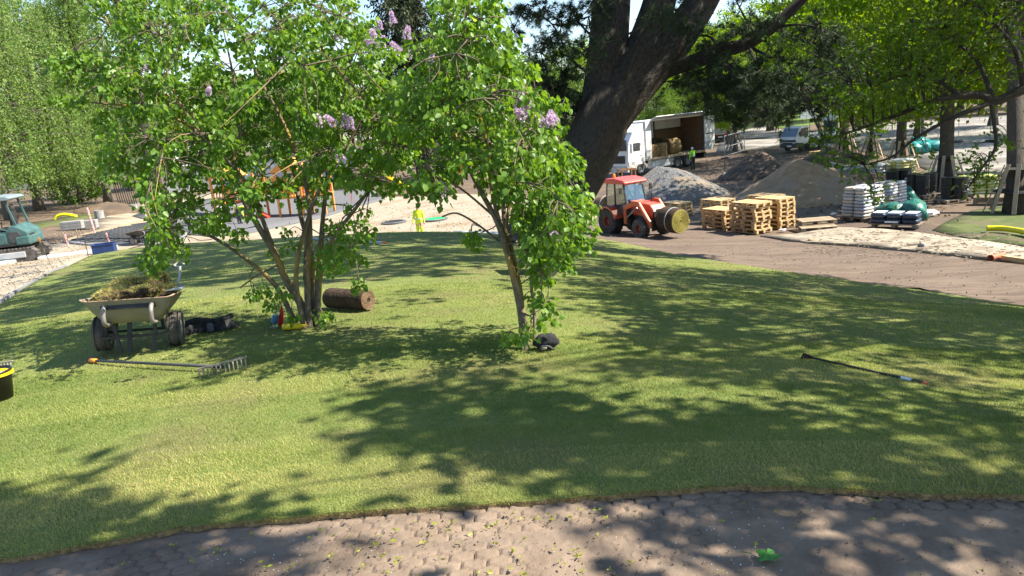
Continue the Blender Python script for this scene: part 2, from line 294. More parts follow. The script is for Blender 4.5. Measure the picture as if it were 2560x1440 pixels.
# ---------------------------------------------------------------- grass blades on the lawn
leafmat('grass_blade',(.105,.165,.03),(.46,.42,.155),.32,.55,cc=(.285,.325,.075))
def grass():
    poly=[(p[0],p[1]) for p in lawn_poly]; allV=[]; rn=[]
    for (y0,y1,N) in ((2.6,4.6,300000),(4.6,7,280000),(7,11,200000),(11,18,120000),(18,26,50000)):
        hw=y1*.78+1.2; x=RNG.uniform(-hw,hw,N); y=RNG.uniform(y0,y1,N); k=inpoly(x,y,poly); x=x[k];y=y[k]; n=len(x)
        z=hgrid(x,y)+.016; d=np.hypot(x,y); wd=np.maximum(.0013,.00040*d)*RNG.uniform(.7,1.4,n); L=RNG.uniform(.011,.024,n)*np.clip(.9+.012*d,1,1.2)
        a=RNG.uniform(0,2*np.pi,n); lean=RNG.uniform(.1,1.1,n)*L; la=RNG.normal(2.7,1.2,n)
        px_=np.cos(a)*wd;py_=np.sin(a)*wd
        # clump tone follows a slow pattern, with dry patches
        q_=(y+.035*x+.05*np.sin(x*.7))/.42; bi=np.floor(q_).astype(int); bt=np.random.default_rng(5).normal(0,.20,400)[np.clip(bi,0,399)]; sm=(np.abs(q_-np.round(q_))*.42<.012)&(RNG.uniform(0,1,n)<.75); L=np.where(sm,L*.45,L); L=np.where(RNG.uniform(0,1,n)<.04,L*1.7,L)
        t=bt-.25*sm+.5+.16*np.sin(x*1.3+np.sin(y*.9)*2)+.16*np.sin(y*2.1+x*.4)+RNG.normal(0,.22,n)
        b=np.stack([x,y,z],1); p1=b+np.stack([px_,py_,np.zeros(n)],1); p0=b-np.stack([px_,py_,np.zeros(n)],1); p2=b+np.stack([np.cos(la)*lean,np.sin(la)*lean,L],1)
        allV.append(np.stack([p0,p1,p2],1).reshape(-1,3)); rn.append(np.clip(t,0,1))
    # fringe that spills over the cut turf edge
    E=[Vector((p[0],p[1])) for p in lawn_poly[:len(LAWN_NEAR)]]; xs=[];ys=[]
    for a_,b_ in zip(E[:-1],E[1:]):
        k=int((b_-a_).length*1500); t=RNG.uniform(0,1,k); xs.append(a_.x+(b_.x-a_.x)*t); ys.append(a_.y+(b_.y-a_.y)*t+RNG.uniform(-.006,.03,k))
    x=np.concatenate(xs);y=np.concatenate(ys);n=len(x); z=hgrid(x,y)+.014; L=RNG.uniform(.012,.032,n); a=RNG.uniform(0,6.28,n); b=np.stack([x,y,z],1); w3=np.stack([np.cos(a)*.0014,np.sin(a)*.0014,np.zeros(n)],1)
    p2=b+np.stack([RNG.normal(0,.009,n),-RNG.uniform(.0,.022,n),L*RNG.uniform(-.45,1,n)],1); allV.append(np.stack([b-w3,b+w3,p2],1).reshape(-1,3)); rn.append(np.clip(RNG.normal(.62,.25,n),0,1))
    V=np.concatenate(allV); return arrmesh('grass',V,np.arange(len(V)).reshape(-1,3),np.concatenate(rn))
tag(link('grass',grass(),'grass_blade'),'short mown green turf grass covering the mounded lawn','grass',kind='stuff')
# ---------------------------------------------------------------- trees: materials and toolkit
leafmat('lilac_leaf',(.085,.19,.025),(.28,.41,.065),.46,.42,cc=(.18,.31,.042))
leafmat('oak_leaf',(.05,.12,.012),(.17,.25,.025),.45,.5,cc=(.11,.19,.018))
leafmat('maple_leaf',(.085,.185,.014),(.31,.40,.024),.55,.55,cc=(.20,.30,.018))
leafmat('linden_leaf',(.07,.145,.022),(.20,.30,.055),.42,.55,cc=(.14,.225,.035))
leafmat('birch_leaf',(.11,.20,.045),(.33,.43,.135),.5,.55,cc=(.22,.31,.08))
leafmat('needle',(.018,.04,.018),(.06,.095,.038),.15,.6)
leafmat('spruce_needle',(.018,.035,.014),(.07,.08,.028),.1,.6)
leafmat('lilac_petal',(.50,.35,.52),(.74,.60,.74),.3,.6)
def bark(name,c1,c2,sx=6,sy=1.2,bump=.9,dist=.05,c3=None):
    m=mat(name,c1,c2,4,.95,bump,4,coord='UV',stretch=(sx,sy,1),dist=dist,c3=c3,s3=.45); return m
bark('bark_pine',(.028,.023,.019),(.135,.112,.092),12,1.6,1.0,.14)
bark('bark_oak',(.04,.034,.026),(.115,.095,.07),10,1.1,1,.06)
bark('bark_oak_far',(.05,.042,.032),(.12,.10,.075),6,1,1,.06)
bark('bark_lilac',(.085,.066,.045),(.20,.16,.11),8,3,.6,.01,c3=(.42,.28,.03))
bark('bark_birch',(.06,.05,.042),(.19,.16,.13),4,2.5,.6,.03)
class TB(MB):
    """tubes with a UV running round and along them"""
    def __init__(s): super().__init__(); s.uvs=[]
    def limb(s,pts,r0,r1,n=7,ripple=0,flare=0,rad=None):
        k=len(pts); base=len(s.f); L=0; Ls=[0]
        for i in range(1,k): L+=(Vector(pts[i])-Vector(pts[i-1])).length; Ls.append(L)
        if rad is None: rad=[r0+(r1-r0)*(q/max(L,1e-6))**.8+flare*max(0,1-q/.8)**2 for q in Ls]
        b=len(s.v); s.tube(pts,rad,n,cap=True)
        if ripple:
            for i in range(k):
                for j in range(n):
                    p=s.v[b+i*n+j]; c=Vector(pts[i]); q=p-c; a=2*math.pi*j/n
                    f=1+(-.055*abs(noise.noise(Vector((math.cos(a)*8,math.sin(a)*8,Ls[i]*.55+b)))) if n>30 else 0)+ripple*noise.noise(Vector((math.cos(a)*2.2,math.sin(a)*2.2,Ls[i]*.6+b)))+ripple*.5*noise.noise(Vector((math.cos(a)*6,math.sin(a)*6,Ls[i]*.9)))
                    s.v[b+i*n+j]=c+q*f
        for i in range(k-1):
            for j in range(n):
                u0,u1=j/n,(j+1)/n; sc_=max(rad[0]*6.3,.02); s.uvs.append([(u0*sc_,Ls[i]),(u1*sc_,Ls[i]),(u1*sc_,Ls[i+1]),(u0*sc_,Ls[i+1])])
        s.uvs+=[[(0,0)]*n,[(0,0)]*n]; return s
    def build(s,name,m,parent=None,smooth=True):
        me=bpy.data.meshes.new(name); me.from_pydata([tuple(v) for v in s.v],[],s.f); uv=me.uv_layers.new(name='UVMap')
        uv.data.foreach_set('uv',[c for f in s.uvs for p in f for c in p]); me.update(); return link(name,me,m,parent,smooth)
T_HEART=(np.array([(0,0,0),(.44,.2,.10),(.36,.58,.06),(0,1.02,-.10),(-.36,.58,.06),(-.44,.2,.10)]),[(0,1,2,3),(0,3,4,5)])
T_DIA=(np.array([(0,0,0),(.36,.45,.05),(0,1,-.05),(-.36,.45,.05)]),[(0,1,2,3)])
_o=[(0,0,0),(.22,.28,.03),(.10,.38,.0),(.34,.60,.04),(.16,.68,.0),(.24,.88,.02),(0,1,-.06),(-.24,.88,.02),(-.16,.68,0),(-.34,.60,.04),(-.10,.38,0),(-.22,.28,.03),(0,.5,-.02)]
T_OAK=(np.array(_o),[(12,i,(i+1)%12) for i in range(12)])
T_NEED=(np.array([(-.5,0,0),(.5,0,0),(0,1,0)]),[(0,1,2)])
def unit(a): return a/np.maximum(np.linalg.norm(a,axis=1,keepdims=True),1e-9)
def leafmesh(name,C,D,S,T,wscale=1,rnd=None,facing=None,rng=RNG):
    """one leaf per centre C, axis D, length S"""
    tv,tf=T; n=len(C); D=unit(D); side=unit(np.cross(D,rng.standard_normal((n,3)) if facing is None else facing)); nor=np.cross(side,D)
    S=np.asarray(S)[:,None,None]; w=tv[None,:,:]
    V=C[:,None,:]+S*(w[...,0:1]*wscale*side[:,None,:]+w[...,1:2]*D[:,None,:]+w[...,2:3]*nor[:,None,:])
    k=len(tv); Fa=(np.arange(n)[:,None,None]*k+np.array(tf)[None]).reshape(-1,len(tf[0]))
    r=rng.uniform(0,1,n) if rnd is None else np.clip(rnd,0,1)
    return arrmesh(name,V.reshape(-1,3),Fa,np.repeat(r,len(tf)))
def crownpts(nc,rad,nl,cl,rng,flat=.55,shell=.45):
    """leaf centres gathered in clumps inside an ellipsoid"""
    d=unit(rng.standard_normal((nc,3))); r=rng.uniform(shell**3,1,nc)**(1/3); c=d*r[:,None]*np.array(rad)
    per=rng.dirichlet(np.ones(nc)*2.2)*nl; out=[];tone=[];ids=[]
    for i in range(nc):
        k=max(3,int(per[i])); q=rng.standard_normal((k,3))*cl*rng.uniform(.6,1.35)*np.array([1,1,flat]); out.append(c[i]+q); tone.append(np.full(k,rng.normal(0,.13))); ids.append(i)
    return c,np.concatenate(out),np.concatenate(tone)
def broadleaf(name,seed,height,bole,rad,nl,lsize,lm,tr,bm='bark_oak_far',nc=70,cl=.75,lean=(0,0),flat=.6,trunk_n=10):
    """a tree of trunk, limbs and crown, returned as an Empty with its base at the origin"""
    rng=np.random.default_rng(seed); rd=random.Random(seed); root=empty(name,(0,0,0)); cz=height-rad[2]*.95
    t=TB(); top=height*.86; pts=[Vector((lean[0]*z/top+.12*noise.noise(Vector((z*.3,seed,0))),lean[1]*z/top+.12*noise.noise(Vector((z*.3,0,seed))),z)) for z in np.linspace(-.15,top,12)]
    t.limb(pts,tr,tr*.22,trunk_n,ripple=.16,flare=tr*.5)
    c,P,tone=crownpts(nc,rad,nl,cl,rng,flat); off=np.array([lean[0],lean[1],cz]); c=c+off; P=P+off
    keep=P[:,2]>bole*.7; P=P[keep]; tone=tone[keep]
    b=t
    for i in range(min(nc,42)):
        e=Vector(c[i]); zs=bole+(min(e.z,top*.95)-bole)*rd.uniform(.25,.75)
        if zs<bole*.6: zs=bole*.8
        s_=Vector((lean[0]*zs/top,lean[1]*zs/top,zs)); m_=s_.lerp(e,.5)+Vector((rd.uniform(-.4,.4),rd.uniform(-.4,.4),rd.uniform(-.1,.6)))
        b.limb(spline([s_,m_,e],4),tr*.3*rd.uniform(.5,1),.02,5)
    t.build('trunk',bm,root)
    D=rng.standard_normal((len(P),3))+np.array([0,0,-.35]); out=unit(P-off)*.5; h0=(P[:,2]-off[2])/rad[2]
    me=leafmesh('crown',P,D+out,rng.uniform(.7,1.3,len(P))*lsize,T_DIA,rng=rng,rnd=rng.uniform(.1,.8,len(P))+tone)
    link('crown',me,lm,root); return root
def place(root,p,rz=0,s=1,label=None,cat='tree',group=None):
    root.location=(float(p[0]),float(p[1]),h(p[0],p[1])-.05); root.rotation_euler=(0,0,rz); root.scale=(s,s,s) if not hasattr(s,'__len__') else s; return tag(root,label,cat,group)
# ---------------------------------------------------------------- lilacs
def lilac(name,label,stems,blobs,d0,spread,seed,leaves_per=9,flowers=(),rb=.036,thin=()):
    rd=random.Random(seed); rng=np.random.default_rng(seed); bu,bv=stems[0][0][:2]; g=ground(bu,bv); dB=depth(g)
    root=empty(name,g,0,label,'shrub'); org=Vector(g); b=TB(); pool=[]
    for st in stems:
        r0=st[-1] if not isinstance(st[-1],tuple) else rb; pp=[q for q in st if isinstance(q,tuple)]
        P=[]
        for (u,v,dd) in pp: P.append(Vector(at(u,v,dB+dd))-org)
        if abs(pp[0][1]-bv)<30: P[0].z=-.03
        sp=spline(P,5); b.limb(sp,r0*1.15,.008,8,ripple=.14)
        pool+=sp[3:]
    # clusters of leaves, each on a twig that grows from the nearest stem
    pa=np.array([tuple(q) for q in pool]); C=[];D=[];S=[];T=[]
    for (u,v,ru,rv,n) in blobs:
        for i in range(n):
            a=rd.uniform(0,6.283); q=math.sqrt(rd.random()); dep=dB+d0+rd.gauss(0,spread)
            p=np.array(at(u+ru*q*math.cos(a),v+rv*q*math.sin(a),dep))-np.array(org)
            if p[2]<.12: continue
            k=int(np.argmin(((pa-p)**2).sum(1)-.25*np.minimum(0,pa[:,2]-p[2]))); s0=Vector(pa[k]); e=Vector(p)
            if (e-s0).length>.05:
                m_=s0.lerp(e,.55)+Vector((rd.uniform(-.08,.08),rd.uniform(-.08,.08),rd.uniform(.0,.12))); tw=spline([s0,m_,e],3); b.limb(tw,min(.012,.005+.006*(e-s0).length),.0025,4)
                if rd.random()<.5: pa=np.vstack([pa,np.array(tw[2])])
            else: tw=[s0,e]
            tw=[Vector(x) for x in tw]; ax=(tw[-1]-tw[-2]).normalized(); tone=rd.gauss(0,.12); nl=max(4,int(rd.gauss(leaves_per,2)))
            for j in range(nl):
                t=rd.random()**.7; base=tw[-2].lerp(tw[-1],t) if j<nl*.6 else tw[-1]; o=Vector((rd.gauss(0,1),rd.gauss(0,1),rd.gauss(.2,.7))).normalized()
                pos=base+o*rd.uniform(.015,.10); dr=o*.75+ax*.25+Vector((0,0,-rd.uniform(.35,1.15)))
                C.append(pos);D.append(dr);S.append(rd.uniform(.032,.068));T.append(.42+tone+rd.gauss(0,.2))
    b.build('branches','bark_lilac',root)
    C=np.array(C);D=np.array(D); fac=np.array([0,0,1.0])+rng.standard_normal((len(C),3))*.6
    link('crown',leafmesh('crown',C,D,np.array(S),T_HEART,rnd=np.array(T),facing=np.cross(D,fac)*0+rng.standard_normal((len(C),3))*.7+np.cross(unit(D),np.tile([0,0,1.0],(len(C),1))),rng=rng),'lilac_leaf',root,smooth=False)
    # flower panicles
    nf=150; z=rng.uniform(0,1,nf); a=rng.uniform(0,6.28,nf); rr=.042*(1-z*.75)*np.sqrt(rng.uniform(.35,1,nf)); rr=rr*1.15; P=np.stack([rr*np.cos(a),rr*np.sin(a),z*.16],1)
    fm=leafmesh('flower_panicle',P-np.array([0,0,.0]),np.stack([np.cos(a),np.sin(a),rng.normal(.3,.5,nf)],1),np.full(nf,.023),T_DIA,1.6,rng=rng); fm.materials.append(M['lilac_petal'])
    for (u,v,dd,s_) in flowers:
        o=bpy.data.objects.new('flower_panicle',fm); COL.objects.link(o); o.parent=root; o.location=Vector(at(u,v,dB+d0+dd-.2))-org; o.rotation_euler=(rd.uniform(-.9,.9),rd.uniform(-.9,.9),rd.uniform(0,6)); o.scale=(s_*.8,s_*.8,s_*.8)
    return root
L1=[[(770,822,0),(752,760,0),(715,700,-.05),(690,640,-.1),(645,565,-.15),(605,490,-.2),(585,400,-.2),(602,320,-.2),(585,200,-.3),(560,80,-.3),.045],
[(745,818,.05),(690,715,.1),(605,640,.2),(530,592,.3),(490,578,.3),(445,525,.4),(420,480,.5),(370,430,.5),.032],
[(772,822,-.05),(768,700,-.1),(775,600,-.2),(768,480,-.3),(738,380,-.35),(700,290,-.4),(640,180,-.5),(600,60,-.6),.036],
[(790,822,.05),(796,700,.1),(806,560,.15),(818,450,.2),(832,330,.25),(868,200,.3),(890,50,.3),.036],
[(780,822,.1),(778,640,.25),(752,540,.4),(735,430,.5),(690,330,.6),(720,180,.7),(760,40,.8),.034],
[(792,818,0),(802,680,-.1),(830,600,-.25),(890,520,-.4),(945,440,-.5),(990,350,-.6),(1015,240,-.6),.03],
[(690,640,-.1),(622,470,.1),(545,380,.2),(440,285,.3),(330,160,.4),(262,40,.5),.024],
[(560,395,.15),(480,320,.2),(420,290,.1),(340,268,0),(250,258,-.1),(165,252,-.1),.018],
[(800,680,0),(838,655,-.1),(880,615,-.2),(930,572,-.3),.014],[(765,700,0),(770,560,.3),(790,420,.5),(800,250,.6),(800,120,.7),.03],
[(762,822,-.08),(740,700,-.2),(760,580,-.3),(800,470,-.4),(860,380,-.5),(920,260,-.6),.03],
[(585,420,-.2),(500,330,-.4),(430,220,-.5),(400,90,-.6),.018],[(445,525,.4),(400,560,.3),(385,620,.2),(400,665,.2),.009],[(700,660,-.1),(640,690,-.2),(600,720,-.2),.008]]
B1=[(620,50,200,80,62),(400,60,120,70,32),(300,25,80,45,14),(800,80,120,100,52),(900,130,110,80,36),(560,180,190,100,70),(780,220,170,90,70),(380,150,100,60,26),(250,190,110,45,34),(190,165,70,40,12),(160,255,45,20,6),
(420,255,130,60,36),(640,320,160,80,64),(880,280,150,90,62),(1000,330,90,80,32),(480,390,120,60,48),(340,400,90,80,38),(430,490,75,65,32),(420,600,50,60,22),(400,655,45,35,12),(860,410,110,60,40),(960,430,80,60,24),(650,440,130,60,34),(780,470,60,50,13),(600,520,60,30,7),(545,560,50,35,12),
(880,560,60,45,12),(850,650,60,40,10),(665,740,35,35,6),(830,640,40,60,7),(700,600,60,60,3),(600,620,60,40,3),(320,310,90,60,22),(890,720,20,20,2),(800,790,25,20,2),(720,800,30,12,2),(700,100,120,90,20),(990,240,60,60,16)]
F1=[(945,108,-.5,1.15),(938,118,-.5,1),(1000,132,-.5,1),(1020,146,-.5,.8),(985,60,-.5,.9),(848,98,-.4,.9),(1016,98,-.5,1),(838,312,-.8,1),(866,318,-.8,1),(876,324,-.8,.9),(797,317,-.8,.9),(856,402,-.6,1),(365,180,-.2,1),(950,75,-.4,.7),(520,235,-.5,.8),(955,120,-.5,.9),(1010,282,-.9,1),(1030,284,-.9,1)]
lilac('lilac_bush','wide many-stemmed lilac bush with mossy trunks standing behind the wheelbarrow',L1,B1,-.1,.6,11,26,F1)
L2=[[(1315,880,0),(1306,800,0),(1292,725,-.03),(1262,612,-.08),(1238,545,-.1),(1192,460,-.15),(1152,370,-.2),(1105,250,-.3),(1090,140,-.3),.036],
[(1318,880,.03),(1306,790,.05),(1300,730,.08),(1282,640,.1),(1262,560,.15),(1256,480,.2),(1240,380,.25),(1222,200,.3),(1200,50,.3),.032],
[(1305,780,0),(1276,655,.05),(1264,600,.08),(1276,500,.1),(1308,420,.05),(1342,320,0),(1360,260,0),.022],
[(1245,600,-.05),(1192,560,-.1),(1142,533,-.15),(1105,542,-.2),.009],
[(1336,876,.15),(1336,780,.2),(1328,700,.25),(1340,620,.3),(1368,540,.3),(1402,470,.3),(1432,440,.3),.016],[(1330,690,.25),(1372,640,.2),(1420,580,.1),(1450,540,.1),.011],
[(1262,600,0),(1230,480,-.2),(1215,350,-.3),(1170,200,-.35),(1150,90,-.3),.018],[(1240,545,0),(1150,470,-.1),(1085,440,-.2),.01],[(1256,480,.2),(1300,380,.2),(1320,250,.2),(1270,130,.2),.016]]
B2=[(1170,35,90,50,34),(1130,120,105,60,40),(1230,120,80,60,32),(1080,220,95,60,38),(1220,230,115,70,54),(1300,195,45,45,12),(1345,295,75,50,28),(1150,330,125,60,50),(1280,370,115,60,48),(1060,300,60,50,18),(1385,420,65,50,26),(1200,430,100,40,26),(1335,480,95,60,42),
(1080,440,55,35,12),(1420,510,55,50,24),(1385,570,85,50,38),(1325,560,30,50,9),(1376,640,60,45,20),(1345,690,35,25,7),(1440,590,35,40,10),(1350,770,22,22,3),(1290,848,35,12,3),(1362,790,16,14,2),(1178,600,28,14,4),(1060,480,45,18,6),(1110,480,35,14,5),(1460,535,25,40,7),(1335,830,12,20,2)]
F2=[(1298,272,-.5,1),(1304,286,-.5,1.1),(1313,296,-.5,1),(1366,318,-.4,1),(1378,312,-.4,1),(1390,309,-.4,.9),(1117,486,-.3,1),(1396,600,-.4,1),(1073,157,-.3,.9)]
lilac('lilac_bush','slender lilac bush on thin twisted stems beside the black bag',L2,B2,0,.42,23,21,F2)
# ---------------------------------------------------------------- the great pine
def pine():
    g=ground(1395,585); dB=21.0; g=gd(1388,dB); org=Vector(g); root=empty('pine_tree',g,0,'huge old pine with three merging dark furrowed trunks beside the tractor','tree'); t=TB()
    def P(*q): return [Vector(at(u,v,dB+dd))-org for u,v,dd in q]
    def limb(q,r,n=52,rp=.12,k=9):
        p=spline(P(*q),k); rr=np.interp(np.linspace(0,1,len(p)),np.linspace(0,1,len(r)),r); t.limb(p,0,0,n,ripple=rp,rad=list(rr))
    limb([(1335,630,0),(1366,560,0),(1414,482,0),(1468,395,0),(1500,310,0),(1530,235,0)],[1.1,.84,.76,.74,.76,.64])
    limb([(1455,420,.1),(1490,320,.1),(1512,200,.1),(1524,80,.1),(1534,-60,.1),(1560,-320,.1),(1570,-600,0)],[.5,.64,.58,.55,.52,.42,.2])
    limb([(1495,350,-.1),(1548,250,-.1),(1608,130,-.05),(1645,20,0),(1672,-120,0),(1700,-400,.2),(1720,-620,.5)],[.45,.6,.5,.46,.43,.32,.15])
    limb([(1505,345,.2),(1568,245,0),(1648,150,0),(1712,70,0),(1765,-20,0),(1850,-200,-.5),(1930,-420,-1)],[.42,.56,.5,.46,.43,.3,.12])
    limb([(1600,215,.1),(1660,178,0),(1730,155,-.2),(1800,128,-.5),(1868,108,-.8),(1930,68,-1),(1985,18,-1.2),(2060,-50,-1.5)],[.32,.25,.2,.19,.18,.15,.13,.09],10,.15)
    # lesser boughs: from a main limb outwards
    BO=[[(1895,95,-.9),(1860,40,-.8),(1835,-10,-.8)],[(1930,68,-1),(2010,62,-1.4),(2080,80,-1.8)],[(1800,128,-.5),(1770,90,-.2),(1700,100,.4)],[(1860,108,-.7),(1920,140,-1.1),(2010,170,-1.5),(2110,205,-2)],[(1800,132,-.5),(1830,190,-.8),(1850,250,-1),(1838,290,-1)],
        [(1760,145,-.4),(1790,200,-.8),(1760,235,-1.2)],[(1870,110,-.8),(1900,190,-1.6),(1890,240,-2),(1925,270,-2.1)],[(1500,200,.5),(1430,150,.2),(1380,60,0),(1310,20,-.3)],[(1500,260,.5),(1440,230,.1),(1390,210,-.3),(1330,200,-.6)],[(1500,300,.5),(1440,290,.3),(1400,280,.1),(1360,300,0)],
        [(1560,200,-.8),(1610,80,-1.4),(1660,40,-1.7),(1700,20,-1.8)],[(1660,40,-1.7),(1560,90,-1.6),(1470,125,-1.5)],[(1510,120,.4),(1450,60,0),(1420,10,0)],[(2010,170,-1.5),(2060,210,-1.8),(2050,245,-2)],[(1900,190,-1.6),(1960,220,-1.9),(2000,250,-2)]]
    tips=[]
    for q in BO:
        p=spline(P(*q),5); t.limb(p,.055,.012,6); tips+=p[2:]
    rd=random.Random(5); rng=np.random.default_rng(5); C=[];D=[];S=[]; BIG=[]
    def tuft(p,dr,n=30,L=.17):
        q=unit(rng.standard_normal((n,3))+np.array(dr)*1.1); C.append(np.tile(np.array(p),(n,1))+q*.01); D.append(q); S.append(rng.uniform(.7,1.2,n)*L)
    def spray(p,k,rad,L=.55):
        for i in range(k):
            dr=Vector((rd.gauss(0,1),rd.gauss(0,1),rd.gauss(-.25,.6))).normalized(); e=Vector(p)+dr*rd.uniform(.3,1)*rad
            m_=Vector(p).lerp(e,.5)+Vector((0,0,-.08)); tw=spline([p,m_,e],3); t.limb(tw,.014,.006,4)
            for s_ in (1,.82,.64,.45): 
                q=Vector(p).lerp(e,s_) if s_<1 else e; tuft(q+Vector((rd.gauss(0,.03),rd.gauss(0,.03),rd.gauss(0,.03))),dr,26)
    for (u,v,ru,rv,k,dd) in ((1340,60,60,60,7,-.3),(1390,150,50,70,8,0),(1410,240,45,60,8,.1),(1370,280,50,50,7,0),(1330,210,50,60,6,-.4),(1430,60,30,60,4,.2),(1480,110,40,60,4,-1.3),(1500,30,40,30,3,-1.3),(1690,25,60,35,4,-1.7),
        (1800,180,70,40,9,-.7),(1880,200,80,60,14,-1.5),(1960,190,70,60,12,-1.6),(2050,220,70,50,10,-1.9),(1780,240,60,30,6,-1),(1850,280,60,30,8,-1.2),(1930,262,60,25,7,-2),(2010,235,50,35,7,-2),(1750,120,60,60,5,-.3),(1700,180,50,30,3,-.2),(2080,110,80,70,8,-1.8),(1990,60,80,60,6,-1.4),(1870,30,60,50,5,-.9),(2120,200,40,40,5,-2)):
        for i in range(k):
            a=rd.uniform(0,6.28); q=math.sqrt(rd.random()); e=Vector(at(u+ru*q*math.cos(a),v+rv*q*math.sin(a),dB+dd+rd.gauss(0,.5)))-org
            o=min(tips,key=lambda w_:(w_-e).length); m_=o.lerp(e,.5)+Vector((rd.uniform(-.2,.2),rd.uniform(-.2,.2),-.15)); t.limb(spline([o,m_,e],3),.024,.012,4); spray(e,7,.65)
    # unseen crown above the frame, boughs kept where their shade should land
    SH=[([(430,602),(800,585),(1053,578),(1300,585),(1480,602),(1600,640),(1500,705),(1250,700),(1050,690),(750,705),(450,700),(200,770),(-100,900),(-100,800),(130,700),(300,640)],.8),([(700,705),(1450,705),(1500,760),(900,760)],.3)]
    k_=1/math.tan(SUN_EL); n_=0; hub=[]
    for i in range(5200):
        X=rd.uniform(-7,15); Y=rd.uniform(9,30); Z=rd.uniform(11,19); g_=2.8; sx=X-(Z-g_)*k_; g_=h(sx,Y); sx=X-(Z-g_)*k_; pv=pix((X,Y,Z))
        if pv[2]>0 and -150<pv[0]<2700 and pv[1]>-70: continue
        if (X-org.x-2.5)**2+(Y-org.y)**2>10.5**2: continue
        ps=pix((sx,Y+.06*(Z-g_),g_)); p_=.05
        for pl,q_ in SH:
            if inpoly(np.array([ps[0]]),np.array([ps[1]]),pl)[0]: p_=q_
        if rd.random()>p_: continue
        e=Vector((X,Y,Z))-org; n_+=1
        if n_%6==1:
            s0=Vector((1.7+.1*(e.x-1.7),.1*e.y,e.z-rd.uniform(1,2.2))); t.limb(spline([s0,s0.lerp(e,.5)+Vector((0,0,.3)),e],3),.055,.02,5); hub.append(e)
        else: w_=min(hub,key=lambda q:(q-e).length); t.limb([w_,w_.lerp(e,.5),e],.018,.008,4)
        for j in range(9):
            q=e+Vector((rd.gauss(0,.3),rd.gauss(0,.3),rd.gauss(0,.15))); tuft(q,(rd.gauss(0,1),rd.gauss(0,1),.2),7,.34); BIG.append(7)
        if n_>680: break
    print('pine crown',n_)
    t.build('trunk','bark_pine',root); C=np.concatenate(C)
    D=np.concatenate(D);S=np.concatenate(S);k=len(C)-sum(BIG)
    link('crown',leafmesh('crown',C[:k],D[:k],S[:k],T_NEED,.075,rng=rng),'needle',root); link('upper_crown',leafmesh('upper_crown',C[k:],D[k:],S[k:],T_NEED,.45,rng=rng),'needle',root); return root
pine()
# ---------------------------------------------------------------- the oak that leans in from the right and shades the lawn
SHADE=[([(815,1005),(930,968),(1010,985),(1050,940),(1300,960),(1500,985),(1700,1030),(1900,1040),(2150,1090),(2350,1170),(2700,1235),(2700,1262),(1850,1225),(1600,1240),(1450,1240),(1300,1185),(1080,1150),(900,1090)],.88),
 ([(1450,885),(1900,900),(2700,960),(2700,1200),(2300,1090),(2000,1000),(1700,960),(1450,930)],.6),([(1400,690),(1700,660),(2100,715),(2800,800),(2700,950),(2000,890),(1500,880)],.62),([(1780,1300),(1900,1240),(2700,1250),(2700,1440),(1950,1440)],.42),([(-300,1270),(130,1250),(200,1330),(480,1312),(640,1318),(760,1440),(-300,1440)],.8)]
def shade_p(u,v):
    for pl,p in SHADE:
        if inpoly(np.array([u]),np.array([v]),pl)[0]: return p
    return .02
def shade_crown(org,rd,leafy,t,box,tries,maxn):
    """fill an unseen crown with boughs, shaped so its shade fits the outlined patches"""
    k=1/math.tan(SUN_EL); hub=[]; n=0
    for i in range(tries):
        X=rd.uniform(box[0],box[1]); Y=rd.uniform(box[2],box[3]); Z=rd.uniform(7.6,12.6); g=3.4; sx=X-(Z-g)*k*math.cos(SUN_PHI); sy=Y-(Z-g)*k*math.sin(SUN_PHI); g=h(sx,sy); sx=X-(Z-g)*k*math.cos(SUN_PHI); sy=Y-(Z-g)*k*math.sin(SUN_PHI); w_=(X,Y,Z); pv=pix(w_)
        if pv[2]>0 and -150<pv[0]<2700 and pv[1]>-70: continue
        if (X-org.x)**2+(Y-org.y)**2>12**2: continue
        ps=pix((sx,sy,g)); p=shade_p(ps[0],ps[1])
        if not(-300<ps[0]<2800 and ps[1]<1500): p=.25
        if rd.random()>p: continue
        e=Vector(w_)-org; n+=1
        if not hub or (n%7==0):
            s0=Vector((e.x*.12,e.y*.12,min(e.z-.6,6.2))); t.limb(spline([s0,s0.lerp(e,.5)+Vector((0,0,.5)),e],3),.045,.012,5); hub.append(e); src=e
        else: src=min(hub,key=lambda q:(q-e).length)
        leafy(e,src)
        if n>=maxn: break
    print('shade crown',n)
